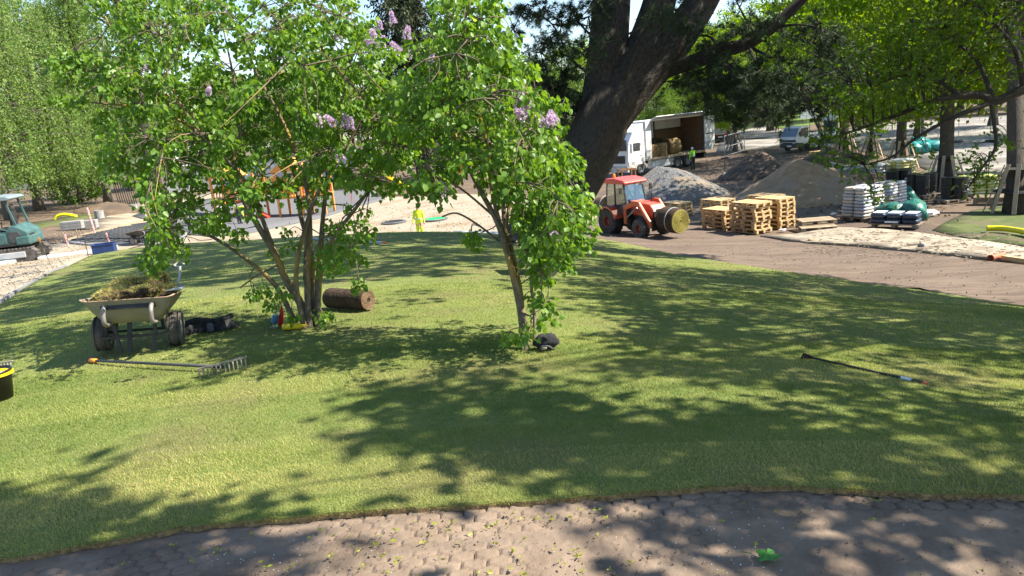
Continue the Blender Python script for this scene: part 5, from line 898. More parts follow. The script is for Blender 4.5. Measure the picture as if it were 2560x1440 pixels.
heap('gravel_heap',1668,500,44,3.7,3.2,2.0,'gravel_grey','grey crushed stone heap behind the tractor','heap',1,.95)
heap('sand_heap',2002,478,37.5,3.9,3.2,2.1,'sand_brown','brown sandy soil heap behind the pallet stacks','heap',2,1.0)
heap('soil_heap',1893,418,52,2.7,2.4,1.7,'soil_dark','dark soil heap behind the brown sandy heap','heap',3,.9)
heap('soil_heap',2075,402,56,2.6,2.0,1.1,'soil_dark','low dark soil bank below the flatbed truck','heap',4,.9); heap('soil_heap',285,512,58,3.0,2.2,.75,'soil','low brown soil bank around the birch foot','heap',6,.8)
heap('rubble_heap',2150,455,43,2.6,2.0,.5,'brick_rubble','reddish rubble heap left of the yellow sacks','rubble',5,.8)
for i,(u,d,dim,rot,lb) in enumerate(((2108,46,(1.7,1.1,.16),(R(28),R(14),R(30)),'tilted broken concrete slab on the rubble bank'),(2140,45,(1.6,.9,.3),(R(5),R(-8),R(-12)),'broken concrete block lying flat below the tilted slab'))):
    p=G(gd(u,d),.45); q=MB().box((0,0,0),dim).build('concrete_slab','concrete',None,.03); q.location=p; q.rotation_euler=rot; tag(q,lb,'slab')
for i in range(26):
    u=rd.uniform(2095,2195); d=rd.uniform(41,45); p=G(gd(u,d),.12+rd.uniform(0,.25)); s_=rd.uniform(.12,.3); q=MB().blob((0,0,0),(s_,s_*.8,s_*.5),6,4,.25,i).build('broken_brick',rd.choice(('brick_rubble','concrete','brick_rubble')),None); q.location=p; tag(q,'broken piece lying loose on the reddish rubble heap','brick','loose broken bricks')
# spade stuck in the soil
p=G(ground(1812,446)); o=empty('spade',p,.5,'spade standing upright in the soil behind the gravel heap','spade'); MB().prism([(-.14,.0),(.14,0),(.15,.38),(.03,.44),(-.03,.44),(-.15,.38)],-.015,.015).build('blade','light_grey',o); MB().tube([(0,0,.4),(.03,.05,1.25)],.018,6).build('shaft','black_metal',o); MB().tube([(-.07,.05,1.25),(.13,.05,1.25)],.018,6).build('grip','black_metal',o)
# wooden table frame beside the lorry
p=G(ground(1568,452)); o=empty('wooden_trestle',p,R(15),'brown wooden trestle frame standing behind the tractor roof','trestle')
for x in(-.55,.55):
    for y in(-.35,.35): MB().box((x,y,.42),(.09,.09,.84)).build('leg','wood_red',o)
for y in(-.35,.35): MB().box((0,y,.86),(1.3,.1,.07)).build('top_rail','wood_red',o)
for x in(-.55,-.2,.2,.55): MB().box((x,0,.91),(.14,.8,.03)).build('slat','wood_red',o)
# ---------------------------------------------------------------- plank guards round the trunks
GL=dict(oak_a='plank guard of pale boards round the trunk by the yellow pipe',oak_b='plank guard of pale boards round the trunk behind the black drums',oak_c='plank guard of new boards round the trunk above the yellow sacks',oak_d='plank guard of boards round the trunk beside the portable toilet',oak_e='plank guard of boards round the thin trunk beside the rubble heap',oak_f='plank guard of brown boards round the bent young trunk behind the lorry')
plk=[MB().box((0,0,.9),(.14,.03,1.8)).mesh('plank') for _ in range(2)]
plk[0].materials.append(M['wood_pale']); plk[1].materials.append(M['wood_old'])
for (loc,s,lb,gk,u,d) in GUARD:
    o=empty('tree_guard',(loc.x,loc.y,loc.z+.05),0,GL[gk],'tree guard','plank tree guards'); n=9 if gk!='oak_e' else 8; rt=.40*s+.06; rb=rt+.62
    for i in range(n):
        a=2*math.pi*(i+.3)/n-.4; k=bpy.data.objects.new('plank',plk[1 if gk in('oak_f',) else 0]); COL.objects.link(k); k.parent=o; x,y=math.cos(a),math.sin(a)
        gz=h(loc.x+x*rb,loc.y+y*rb)-loc.z-.05; k.location=(x*rb,y*rb,gz); tl=math.atan2(rb-rt,1.75); k.rotation_euler=Matrix.Rotation(a+math.pi/2,3,'Z').to_euler(); k.rotation_euler=(Matrix.Rotation(a+math.pi/2,3,'Z')@Matrix.Rotation(-tl,3,'X')).to_euler()
    for zz in(.75,1.55): r_=rb+(rt-rb)*zz/1.75+.02; MB().lathe([(r_,zz),(r_+.004,zz+.003),(r_,zz+.006)],20).build('wire','black_metal',o)
# ---------------------------------------------------------------- fences and barriers
def meshfence(u0,d0,u1,d1,label):
    a=G(gd(u0,d0)); b=G(gd(u1,d1)); o=empty('fence_panel',a,0,label,'fence','site fence panels'); v=b-a; L=v.length; q=MB()
    for z in(.25,1.0,1.95): MB().tube([(0,0,z),(v.x,v.y,v.z+z)],.02 if z>.3 else .015,5).build('rail','galv',o)
    for t in(0,1): MB().tube([(v.x*t,v.y*t,v.z*t),(v.x*t,v.y*t,v.z*t+2.0)],.024,6).build('post','galv',o); MB().box((v.x*t,v.y*t,v.z*t+.07),(.6,.25,.14)).build('foot_block','dark_grey',o,.02)
    n=int(L/.16)
    for i in range(n): t=(i+.5)/n; q.tube([(v.x*t,v.y*t,v.z*t+.22),(v.x*t,v.y*t,v.z*t+1.93)],.005,3)
    k=q.build('wire_mesh','galv',o); k['kind']='stuff'
meshfence(2395,60,2475,58,'mesh fence panel right of the plank guard behind the drums'); meshfence(2300,64,2345,62,'mesh fence panel behind the teal sacks'); meshfence(1812,66,1862,69,'mesh fence panel beside the young bent tree'); meshfence(2475,58,2560,54,'mesh fence panel nearest the thick right trunk'); meshfence(2195,72,2255,70,'mesh fence panel far behind the rubble heap')
p=G(gd(2336,41)); o=empty('crowd_barrier',p,R(60),'grey crowd barrier leaning beside the plank guard','barrier'); MB().tube([(-.6,0,0.15),(-.6,0,1.05),(.6,0,1.05),(.6,0,.15),(-.6,0,.15)],.02,6).build('frame','galv',o)
for i in range(9): MB().tube([(-.5+i*.125,0,.15),(-.5+i*.125,0,1.05)],.008,4).build('bar','galv',o)
for x in(-.4,.4): MB().tube([(x,-.3,0.02),(x,0,.15),(x,.3,.02)],.018,5).build('foot','galv',o)
def pickets(u0,u1,d,label,n=9):
    o=empty('picket_bundle',G(gd(u0,d)),0,label,'pickets')
    for i in range(n): a=G(gd(u0+(u1-u0)*i/(n-1),d)); r_=a-Vector(o.location); MB().tube([tuple(r_),(r_.x-.25,r_.y+.1,r_.z+2.2)],.035,5).build('pole','black_metal',o)
pickets(300,345,62,'row of dark leaning poles behind the left birch')
# direction boards beyond the small truck
p=G(gd(2046,76)); o=empty('direction_sign',p,R(5),'pale direction boards on a dark blue post behind the small truck','sign'); MB().tube([(0,0,0),(0,0,3.7)],.06,8).build('post','blue_paint',o)
for i in range(4): MB().box((-1.05,0,3.2-i*.32),(1.7,.05,.29)).build('left_board','sign_white',o,.01)
for i in range(3): MB().box((.75,.05,3.5-i*.42),(1.1,.05,.3)).build('right_board','sign_white',o,.01)
MB().box((-.12,-.04,2.8),(.2,.03,1.2)).build('blue_plate','blue_paint',o)
# ---------------------------------------------------------------- playground behind the lilac
def playtower():
    p=G(gd(690,57)); o=empty('play_structure',p,R(-8),'orange timber play structure with decks and a red slide behind the lilac','playground')
    for x in(-4.2,-2.6,-.9,.8,2.6,4.3):
        for y in(-.9,.9): MB().box((x,y,1.7),(.16,.16,3.4)).build('post','play_orange',o,.02)
    for x0,x1,z in((-4.2,-2.6,1.3),(-2.6,.8,1.8),(.8,4.3,1.4)): MB().box(((x0+x1)/2,0,z),(x1-x0+.2,2.0,.14)).build('deck','play_orange',o,.02)
    for x0,x1,z in((-4.2,-2.6,1.3),(-2.6,.8,1.8),(.8,4.3,1.4)):
        for y in(-.95,.95):
            MB().box(((x0+x1)/2,y,z+.95),(x1-x0,.07,.1)).build('handrail','play_orange',o)
            n=int((x1-x0)/.22)
            for i in range(n): MB().box((x0+(i+.5)*(x1-x0)/n,y,z+.5),(.09,.05,.85)).build('baluster','play_orange',o)
    for x,z in((-3.4,3.5),(1.7,3.6)): MB().prism([(x-1.2,z-.3),(x,z+.6),(x+1.2,z-.3)],-1.2,1.2).build('roof','play_orange',o,.02)
    MB().prism([(-1.0,1.8),(-.75,1.8),(-.35,.5),(.1,.25),(.1,.12),(-.45,.35)],-1.6,-1.0).build('slide','play_red',o,.03)
    for y in(-1.6,-1.15):
        MB().bar((-1.7,y,0),(-1.35,y,1.8),.08,.08).build('ladder_side','play_red',o)
    for i in range(5): MB().box((-1.66+i*.07,-1.38,.25+i*.36),(.08,.5,.06)).build('rung','light_grey',o)
    MB().tube([(3.2,-1.2,0),(3.2,-1.2,2.4),(3.2,-.9,2.6)],.06,8).build('pole','play_red',o)
playtower()
p=G(gd(1012,66)); o=empty('spring_rider',p,R(20),'yellow playground slide seen under the lilac leaves','playground'); MB().prism([(-1.5,1.7),(-1.2,1.75),(.6,.5),(1.5,.35),(1.5,.2),(.5,.3),(-1.4,1.5)],-.35,.35).build('slide','yellow_plastic',o,.04)
for x,z in((-1.3,1.6),(.4,.5)): MB().box((x,0,z/2),(.1,.5,z)).build('leg','play_orange',o)
p=G(gd(1152,72)); o=empty('play_board_stand',p,0,'small orange play panel on posts behind the green disc','playground'); MB().box((0,0,1.3),(.9,.1,1.0)).build('panel','orange_plastic',o,.03)
for x in(-.4,.4): MB().box((x,0,.5),(.1,.1,1.0)).build('post','light_grey',o)
for (u,v,r_,m_,nm,lb) in((1088,549,.62,'green_mat','trampoline_disc','bright green round trampoline set in the gravel behind the worker'),(1284,567,.5,'green_mat','trampoline_disc','bright green round trampoline seen between the thin lilac stems'),(985,556,.62,'black_metal','trampoline_disc','dark round ground trampoline left of the worker')):
    o=empty(nm,G(ground(u,v),.0),0,lb,'trampoline','ground trampolines'); MB().lathe([(r_*1.25,-.02),(r_*1.25,.06),(r_*1.0,.08),(r_*1.0,.0)],28).build('rim','rubber_grey',o); MB().lathe([(r_*.98,.04),(r_*.98,.07),(.01,.072)],28).build('mat',m_,o)
# people on the gravel
person('person','worker in full lime workwear walking towards the lawn',G(gd(1053,39.5)),math.atan2(-1,.05),dict(kL=(.16,.11,.5),aL=(.1,.12,.1),tL=(.28,.13,.05),kR=(-.02,-.11,.5),aR=(-.16,-.12,.12),tR=(.0,-.13,.04),wR=(.12,-.3,.92),hR=(.17,-.3,.85)),('skin','lime','lime','boots'),hair='grey_cloth',bands=(1.02,))
person('person','worker in lime clothing and a white cap among the lilac stems',G(ground(550,588)),math.atan2(-.6,.8),dict(spi=(.10,0,1.12),che=(.26,0,1.30),nek=(.36,0,1.40),hea=(.42,0,1.47),top=(.46,0,1.56),sL=(.26,.19,1.32),sR=(.26,-.19,1.32),eL=(.4,.22,1.06),eR=(.4,-.22,1.06),wL=(.52,.16,.88),hL=(.57,.14,.83),wR=(.52,-.16,.88),hR=(.57,-.14,.83)),('skin','lime','lime','boots'),cap='white_cap')
person('person','worker in a lime jacket bending over beside the play structure',G(ground(600,560)),math.atan2(-.3,1),dict(spi=(.14,0,1.06),che=(.36,0,1.12),nek=(.47,0,1.10),hea=(.55,0,1.08),top=(.64,0,1.07),sL=(.34,.19,1.13),sR=(.34,-.19,1.13),eL=(.42,.22,.86),eR=(.42,-.22,.86),wL=(.46,.16,.62),hL=(.48,.14,.54),wR=(.46,-.16,.62),hR=(.48,-.14,.54)),('skin','lime','grey_cloth','boots'))
# ---------------------------------------------------------------- left side of the site
def post(u,v,hh,m_,label,lean=(0,0),r_=.025,top=None,flag=False):
    o=empty('marker_stake',G(ground(u,v)),0,label,'stake','survey stakes'); MB().tube([(0,0,-.05),(lean[0],lean[1],hh)],r_,6).build('shaft',m_,o)
    if top: MB().tube([(lean[0]*.86,lean[1]*.86,hh*.86),(lean[0],lean[1],hh+.02)],r_*2.2,6).build('tip',top,o)
post(134,676,1.0,'wood_old','thin stake with an orange tip beside the excavator track',(-.28,.1),.012,'orange_plastic'); post(238,584,1.35,'red_white','tall red and white marker post by the concrete slabs',(-.14,0),.05); post(171,614,.5,'red_white','short red and white marker at the tip of the grid mat',(-.06,0),.04); post(282,628,.75,'red_white','red and white marker leaning behind the blue bin',(-.12,0),.035); post(221,642,.55,'black_metal','thin dark rod left of the blue bin',(0,0),.012); post(372,552,.6,'red_white','red and white marker beside the thick pale trunk',(-.2,0),.04); post(788,520,.9,'red_plastic','red marker rod on the rubber surface',(.05,0),.03); post(880,508,.8,'red_plastic','red marker rod right of the rubber surface',(.05,0),.03)
p=G(gd(264,29.3)); o=empty('storage_bin',p,R(12),'dark blue open storage bin at the lawn edge','bin'); b=MB(); w_,l_,t_=.74,.45,.36
for c,d_ in(((0,-l_/2,t_/2),(w_,.03,t_)),((0,l_/2,t_/2),(w_,.03,t_)),((-w_/2,0,t_/2),(.03,l_,t_)),((w_/2,0,t_/2),(.03,l_,t_)),((0,0,.02),(w_,l_,.03))): b.box(c,d_)
b.build('shell','blue_bin',o); MB().tube([(-w_/2-.02,-l_/2-.02,t_),(w_/2+.02,-l_/2-.02,t_),(w_/2+.02,l_/2+.02,t_),(-w_/2-.02,l_/2+.02,t_),(-w_/2-.02,-l_/2-.02,t_)],.02,5).build('rim','blue_bin',o)
p=ground(196,572)
for i in range(6):
    q=MB().box((0,0,.08),(1.15,.5,.15)).build('kerb_slab','concrete',None,.01); q.location=G(ground(183+(i%2)*36,573-(i%2)*2),(i//2)*.16); q.rotation_euler=(0,0,R(8)); tag(q,'%s concrete slab of the %s pile by the marker post'%(('bottom','middle','top')[i//2],('left','right')[i%2]),'slab','concrete slabs')
for u,v,lb in((250,546,'grey concrete shaft ring behind the marker post'),(336,529,'grey concrete shaft ring left of the pale trunk')): o=empty('shaft_ring',G(ground(u,v)),0,lb,'shaft ring','shaft rings'); MB().lathe([(.25,0),(.3,0),(.3,.55),(.25,.55),(.24,.5),(.24,0.05)],20).build('ring','concrete',o); MB().lathe([(.24,.5),(.01,.5)],16).build('cover','black_metal',o)
o=empty('drain_pipe',G(ground(162,548)),R(10),'short curved yellow pipe on the grass behind the slabs','pipe'); MB().tube(spline([(-.6,0,.05),(-.4,0,.25),(0,0,.32),(.5,0,.2),(.75,.1,.08)],5),.1,8).build('pipe','pipe_yellow',o)
for i,(du,ln,rz_) in enumerate(((0,3.4,.12),(10,2.8,.2),(-8,3.0,.05),(4,2.2,.3))): q=MB().box((0,0,.05),(ln,.16,.05)).build('timber_board','wood_pale',None); q.location=G(ground(185+du,515+i*2),.03*i); q.rotation_euler=(0,0,rz_); tag(q,'%s loose pale board lying under the birches'%('longest','second','third','shortest')[i],'board','loose boards')
# stone grid mat: cells of black lattice over grey stone
GR=px((162,607),(200,596),(245,584),(300,570),(372,556),(440,550),(470,585),(450,606),(380,612),(300,612),(220,613))
sheet('grid_mat',GR,.04,'kerb_grey',.5,rough=.06,skirt=.1)
gp=[(p[0],p[1]) for p in GR]; gm=MB(); xs=[p[0] for p in gp]; ys=[p[1] for p in gp]; step=.42
for axis in(0,1):
    a0,a1,b0,b1=(min(xs),max(xs),min(ys),max(ys)) if axis==0 else (min(ys),max(ys),min(xs),max(xs)); a=a0
    while a<a1:
        run=[]; bb=b0
        while bb<b1:
            X,Y=(a,bb) if axis==0 else (bb,a)
            if inpoly(np.array([X]),np.array([Y]),gp)[0]: run.append((X,Y,h(X,Y)+.10))
            else:
                if len(run)>1: gm.tube(run,.02,4)
                run=[]
            bb+=step
        if len(run)>1: gm.tube(run,.02,4)
        a+=step
o=gm.build('grid_lattice','dark_grey',None); tag(o,'black plastic cell lattice laid over the grey stone mat','lattice',kind='stuff')
def strip(name,pts,w_,hh,m_,label,cat,off=0):
    P=[G(p,off) for p in pts]; q=MB(); n=len(P); V=[]
    for i in range(n):
        t=(P[min(i+1,n-1)]-P[max(i-1,0)]); s_=Vector((-t.y,t.x,0)).normalized()*w_/2; a,b=P[i]-s_,P[i]+s_; V+=[a-Vector((0,0,.1)),a+Vector((0,0,hh)),b+Vector((0,0,hh)),b-Vector((0,0,.1))]
    Fs=[]
    for i in range(n-1):
        for k in range(3): Fs.append((i*4+k,i*4+k+1,i*4+4+k+1,i*4+4+k))
    o=q._add(V,Fs).build(name,m_,None); tag(o,label,cat); return o
strip('kerb',[ground(u,v) for u,v in((-300,975),(-150,865),(-60,800),(0,758),(40,730),(80,708),(130,680),(165,665))],.06,.05,'kerb_grey','thin grey edging strip between the gravel path and the turf','edging')
strip('path_edging',[ground(u,v) for u,v in((-200,700),(-60,672),(0,660),(60,652),(120,644),(180,636),(240,628),(290,618))],.18,.10,'plastic_edge','pale grey edging band running past the excavator track','edging')
strip('timber_edging',[ground(u,v) for u,v in((165,604),(200,592),(245,580),(300,566),(372,552),(440,546))],.08,.1,'wood_pale','pale timber edging along the stone grid mat','edging')
strip('path_edging',[gd(u,d) for u,d in((1130,28.2),(1220,27.3),(1300,26.8),(1400,26.5),(1460,26.6))],.5,.05,'plastic_edge','grey edging band behind the lawn crest','edging')
o=empty('garden_hose',G(ground(420,606)),0,'thin dark hose snaking along the gravel behind the lilac','hose'); hp=[G(ground(u,v),.03)-Vector(o.location) for u,v in((300,640),(330,622),(400,606),(430,600),(455,592),(480,596),(500,602),(530,600))]; MB().tube(spline(hp,5),.02,5).build('hose_body','black_metal',o)
# buildings and cabins seen in chips through the leaves
def house(u,d,w_,dp,hh,wall,roof,label,rz=0,floors=2):
    o=empty('house',G(gd(u,d)),rz,label,'building'); MB().box((0,0,hh/2),(w_,dp,hh)).build('wall',wall,o); MB().prism([(-w_/2-.4,hh),(w_/2+.4,hh),(w_/2*.5,hh+2.6),(-w_/2*.5,hh+2.6)],-dp/2-.3,dp/2+.3).build('roof',roof,o)
    for f in range(floors):
        for i in range(int(w_/2.6)): x=-w_/2+1.3+i*2.6; k=MB().box((x,-dp/2-.02,1.7+f*2.9),(1.1,.08,1.5)).build('window','white_paint',o); MB().box((x,-dp/2-.065,1.7+f*2.9),(.9,.02,1.3)).build('pane','window_dark',k)
house(300,150,26,10,14,'wall_white','roof_tile','white house with a red tiled roof behind the birches',floors=4); house(60,140,22,10,7,'wall_cream','roof_tile','cream house with a red roof left behind the birches',floors=2); house(1690,190,30,10,7,'wall_white','roof_tile','pale house far behind the lorry')
for (u,d,lb) in((500,78,'white site cabin left of the play tower'),(640,80,'white site cabin behind the play tower'),(820,80,'white site cabin right of the play tower'),(1230,92,'grey site cabin behind the thin lilac')):
    o=empty('site_cabin',G(gd(u,d)),R(rd.uniform(-12,12)),lb,'cabin','site cabins'); MB().box((0,0,1.35),(5.6,2.4,2.5)).build('shell','white_paint',o,.03); MB().box((0,0,2.63),(5.8,2.6,.1)).build('roof','light_grey',o); k=MB().box((-1.2,-1.21,1.6),(1.2,.05,.9)).build('window','light_grey',o); MB().box((-1.2,-1.245,1.6),(1.05,.02,.75)).build('pane','window_dark',k); MB().box((1.3,-1.21,1.15),(.9,.05,2.0)).build('door','light_grey',o)
# things on the right verge
o=empty('drain_pipe',G(ground(2470,580)),0,'bright yellow corrugated pipe lying on the right verge','pipe'); P=[G(ground(u,v),.09)-Vector(o.location) for u,v in((2466,578),(2500,578),(2535,582),(2575,590),(2620,604))]; MB().tube(spline(P,6),.085,12).build('pipe','pipe_yellow',o,smooth=True)
o=empty('cable',G(ground(2380,592)),0,'thin black cable running from the yellow pipe','cable'); P=[G(ground(u,v),.015)-Vector(o.location) for u,v in((2380,592),(2410,588),(2440,584),(2466,579))]; MB().tube(spline(P,4),.012,5).build('cable_body','black_metal',o)
a=G(ground(2476,652),.07); b=G(ground(2508,644),.07); o=empty('drain_pipe',a,0,'short orange drain pipe on the dirt track','pipe'); q=MB(); q.tube([(0,0,0),tuple(b-a)],.065,14,cap=False); q.build('pipe','pipe_orange',o,smooth=True); MB().tube([(0,0,0),tuple((b-a)*.12)],.078,14,cap=False).build('socket','pipe_orange',o,smooth=True)
a=G(ground(2508,650),.06); b=G(ground(2600,664),.06); q=MB().bar((0,0,0),tuple(b-a),.10,.10).build('timber_beam','wood_new',None,.005); q.location=a; tag(q,'squared timber beam lying beside the orange pipe','timber')
a=G(ground(2268,615),.03); b=G(ground(2300,614),.03); q=MB().tube([(0,0,0),tuple(b-a)],.035,6).build('stick','wood_old',None); q.location=a; tag(q,'dark stick lying on the paved path','stick'); q=MB().blob((0,0,.06),(.12,.1,.08),8,6,.2,2).build('stone','concrete',None); q.location=G(ground(2305,618)); tag(q,'grey stone at the end of the dark stick','stone')
for i,(u,v,m_,lb) in enumerate(((1958,577,'white_film','white scrap of film below the front right pallets'),(2085,537,'white_film','white scrap on the soil left of the grey sacks'),(2003,494,'light_grey','pale stone at the foot of the sandy heap'),(2030,602,'wood_pale','short wood chip on the paved path'))): q=MB().blob((0,0,.02),(.14,.08,.04),8,5,.3,i).build('litter_scrap',m_,None); q.location=G(ground(u,v),.02); tag(q,lb,'scrap')
cp=MB(); 
for i in range(420):
    u=rd.uniform(2010,2560); v=rd.uniform(586,655)-(2560-u)*.03; p=G(ground(u,v) if i%6==0 else (np.array(ground(u,v))),.02); a=rd.uniform(0,3.14); L=rd.uniform(.03,.14); cp.bar(p,p+Vector((math.cos(a)*L,math.sin(a)*L,.0)),.025,.012)
tag(cp.build('wood_litter','wood_old',None),'bark chips and twigs scattered over the paved path','litter',kind='stuff')
# ---------------------------------------------------------------- near wheelbarrow with turf scraps
def barrow(loc,rz,label,tray='tray_tan',s=1.0):
    o=empty('wheelbarrow',loc,rz,label,'wheelbarrow'); o.scale=(s,s,s)   # local -y towards the handles
    m=MB(); b=.62; t=MB()
    def ring(w_,y0,y1,z,n=5,r=.07):
        pts=[]
        for cx,cy,a0 in((w_-r,y0+r,-90),(w_-r,y1-r,0),(-w_+r,y1-r,90),(-w_+r,y0+r,180)):
            for k in range(n): a=R(a0+90*k/(n-1)); pts.append((cx+r*math.cos(a),cy+r*math.sin(a),z))
        return pts
    L=[ring(.28,-.22,.22,.37),ring(.37,-.30,.36,.51),ring(.435,-.36,.46,.62),ring(.455,-.38,.48,.625),ring(.455,-.38,.48,.635),ring(.425,-.35,.45,.63),ring(.36,-.29,.35,.52),ring(.27,-.21,.21,.385)]
    for row in L:                       # rim dips at the handle side and lifts at the corners
        for i,(x,y,z) in enumerate(row):
            z2=z+(.03*(abs(x)/.44)**3 if z>.6 else 0); row[i]=(x,y,z2-.20*max(0,y+.2)*(z-.3)/.35)
    n=len(L[0]); V=[p for r_ in L for p in r_]; Fs=[(i*n+j,i*n+(j+1)%n,(i+1)*n+(j+1)%n,(i+1)*n+j) for i in range(2) for j in range(n)]
    Fr=[(i*n+j,i*n+(j+1)%n,(i+1)*n+(j+1)%n,(i+1)*n+j) for i in(2,3,4) for j in range(n)]; Fi=[(i*n+j,i*n+(j+1)%n,(i+1)*n+(j+1)%n,(i+1)*n+j) for i in(5,6) for j in range(n)]
    MB()._add(V,Fs+Fi+[list(range(n))[::-1],list(range(7*n,8*n))]).build('tray',tray,o,smooth=True); MB()._add(V,Fr).build('tray_rim','tray_rim',o,smooth=True)
    MB().box((.0,-.335,.565),(.52,.03,.045),Matrix.Rotation(R(-18),3,'X')).build('cross_bar','black_metal',o)
    for x in(-.22,.23):
        MB().tube(spline([(x,.25,.36),(x,-.15,.36),(x,-.33,.38),(x,-.43,.42),(x,-.45,.50),(x,-.42,.56),(x,-.36,.58)],4),.023,8).build('handle','handle_worn',o,smooth=True)
    for x in(-.365,.365):
        wheel(o,(x,.10,.195),.195,.15,.115,'tyre_dusty','rim_grey',1 if x>0 else -1,ribs=6,n=30)
        k=[c for c in o.children if c.name.startswith('wheel')][-1]; k.rotation_euler=(0,0,math.pi/2)
        if x>0:
            for i in range(10): a=2*math.pi*i/10; MB().bar((.03*math.cos(a),.03,.03*math.sin(a)),(.115*math.cos(a+.2),.05,.115*math.sin(a+.2)),.008,.008).build('spoke','sack_teal',k)
    MB().tube([(-.385,.12,.2),(.385,.12,.2)],.014,8).build('axle','black_metal',o)
    for x in(-.2,.2): MB().bar((x*1.05,-.12,.37),(x*.8,-.16,.03),.035,.03,(0,1,0)).build('leg','black_metal',o); MB().bar((x*1.2,.12,.2),(x*1.1,.15,.37),.03,.03,(0,1,0)).build('strut','black_metal',o)
    MB().bar((-.33,-.14,.2),(.33,-.14,.2),.03,.03).build('brace','black_metal',o); MB().bar((-.05,-.1,.37),(-.07,-.16,.03),.045,.03,(0,1,0)).build('middle_leg','black_metal',o)
    return o
bp=G(ground(352,882),.03); BRZ=R(15); bo=barrow(bp,BRZ,'tan two-wheeled wheelbarrow filled with turf scraps on the lawn',s=.93); bo.rotation_euler=(0,R(4.5),BRZ); BMX=(rotz(BRZ)@Matrix.Rotation(R(4.5),4,'Y')).to_3x3()
leafmat('scrap_blade',(.34,.34,.09),(.72,.62,.24),.35,.6)
def turfscrap(loc,r,label,seed,tilt):
    rr=random.Random(seed); rng=np.random.default_rng(seed); o=empty('turf_scrap',loc,rr.uniform(0,6),label,'turf','turf scraps in the wheelbarrow'); o.rotation_euler=(tilt[0],tilt[1],rr.uniform(0,6)); m=MB().blob((0,0,0),(r[0],r[1],r[2]),14,8,.16,seed); m.build('soil','sod_soil',o,smooth=True)
    n=2600; d=unit(rng.standard_normal((n,3))+np.array([0,0,.8])); C=d*np.array(r)*.98; link('grass_tuft',leafmesh('grass_tuft',C,d+rng.standard_normal((n,3))*.6,rng.uniform(.018,.042,n),T_NEED,.13,rng=rng),'scrap_blade',o)
def bw(x,y,z): return bp+BMX@Vector((x,y*.8,z-.13*max(0,y+.2)))*.93
for i,(c,r,lb,tl) in enumerate((((-.2,-.02,.66),(.17,.2,.06),'turf scrap at the handle side of the wheelbarrow',(.1,0)),((.12,.02,.665),(.2,.2,.065),'turf scrap in the middle of the wheelbarrow',(-.1,.2)),((-.08,.25,.72),(.2,.17,.075),'pale turf scrap heaped high at the back left of the wheelbarrow',(.5,.1)),((.16,.3,.735),(.19,.15,.085),'ragged turf scrap heaped highest in the wheelbarrow',(-.3,.5)),((-.28,.3,.68),(.12,.2,.06),'dark turf scrap at the left rim of the wheelbarrow',(0,.2)),((.3,.12,.66),(.12,.18,.06),'small turf scrap beside the trowel',(0,0)))): turfscrap(bw(*c),r,lb,40+i,tl)
o=empty('hand_shovel',bw(.40,.12,.70),BRZ,'grey metal shovel leaning out of the wheelbarrow','shovel'); MB().prism([(-.11,-.13),(.09,-.15),(.1,.02),(.03,.12),(-.05,.12),(-.12,.02)],-.006,.006,'z').build('blade','galv',o); MB().tube([(.02,.1,.0),(.05,.16,.1),(.06,.18,.17)],.014,8).build('shaft','galv',o); MB().tube([(.01,.18,.2),(.06,.18,.17),(.11,.18,.2),(.06,.18,.235),(.01,.18,.2)],.015,6).build('grip','light_grey',o)
barrow(G(ground(1374,688),.03),R(95),'dark wheelbarrow half hidden behind the slender lilac','black_metal')
b2=barrow(G(ground(356,610)),R(70),'grey wheelbarrow standing on the stone grid mat','dark_grey')
# ---------------------------------------------------------------- rakes and pole
def rake(h0,h1,base,label,tip='orange_plastic',teeth=12,w_=.42,head_dir=None):
    a=G(h0,.045); b=G(h1,.07); o=empty('garden_rake',a,0,label,'rake'); v=b-a; MB().tube([(0,0,0),tuple(v)],[.013,.016],8).build('handle',base,o,smooth=True); MB().tube([(0,0,0),tuple(v.normalized()*.09)],.022,8).build('end_cap',tip,o,smooth=True)
    hd=Vector(head_dir).normalized() if head_dir is not None else Vector((-v.y,v.x,0)).normalized(); up=Vector((0,0,1)); MB().bar(v-hd*w_/2+up*.02,v+hd*w_/2+up*.05,.026,.012,tuple(up)).build('head_bar','tray_tan',o); f=hd.cross(up)
    if f.y>0: f=-f
    for i in range(teeth): t=(i+.5)/teeth-.5; q=v+hd*w_*t+up*(.035+.03*t); MB().tube([tuple(q),tuple(q+f*.02-up*.03),tuple(q+f*.035-up*.085)],[.008,.008,.004],5).build('tine','tray_tan',o)
    return o
rake(ground(228,912),ground(560,936),'dark_grey','long rake with an orange end cap lying in front of the wheelbarrow',head_dir=(.93,.36,0))
rake(gd(-260,7.7),gd(-8,7.6),'dark_grey','second rake whose tines just enter at the left edge',head_dir=(1,.1,0),w_=.36)
a=G(ground(2020,903),.04); b=G(ground(2318,968),.03); o=empty('hoe',a,0,'thin dark hoe with a white band lying on the shaded lawn','hoe'); v=b-a; MB().tube([(0,0,0),tuple(v)],.0095,8).build('handle','black_metal',o,smooth=True); MB().tube([tuple(v*.80),tuple(v*.88)],.0145,8).build('white_band','label_white',o); MB().tube([tuple(v*.97),tuple(v)],.016,8).build('end_cap','pipe_orange',o); MB().prism([(-.05,-.012),(.03,-.03),(.045,.0),(-.03,.03)],-.004,.03,'y').build('blade','sod_soil',o)
# bucket at the left edge
p=G(ground(4,1003),.03); o=empty('bucket',p,0,'black bucket with a yellow rim band at the left edge','bucket'); MB().lathe([(.10,0),(.13,.24),(.137,.245),(.137,.262),(.128,.262),(.095,.01),(.01,.01)],28).build('shell','drum_black',o,smooth=True); MB().lathe([(.137,.215),(.145,.217),(.145,.235),(.137,.237)],28).build('rim_band','yellow_plastic',o); MB().box((.075,-.108,.17),(.035,.006,.02),Matrix.Rotation(R(35),3,'Z')).build('sticker','label_white',o)
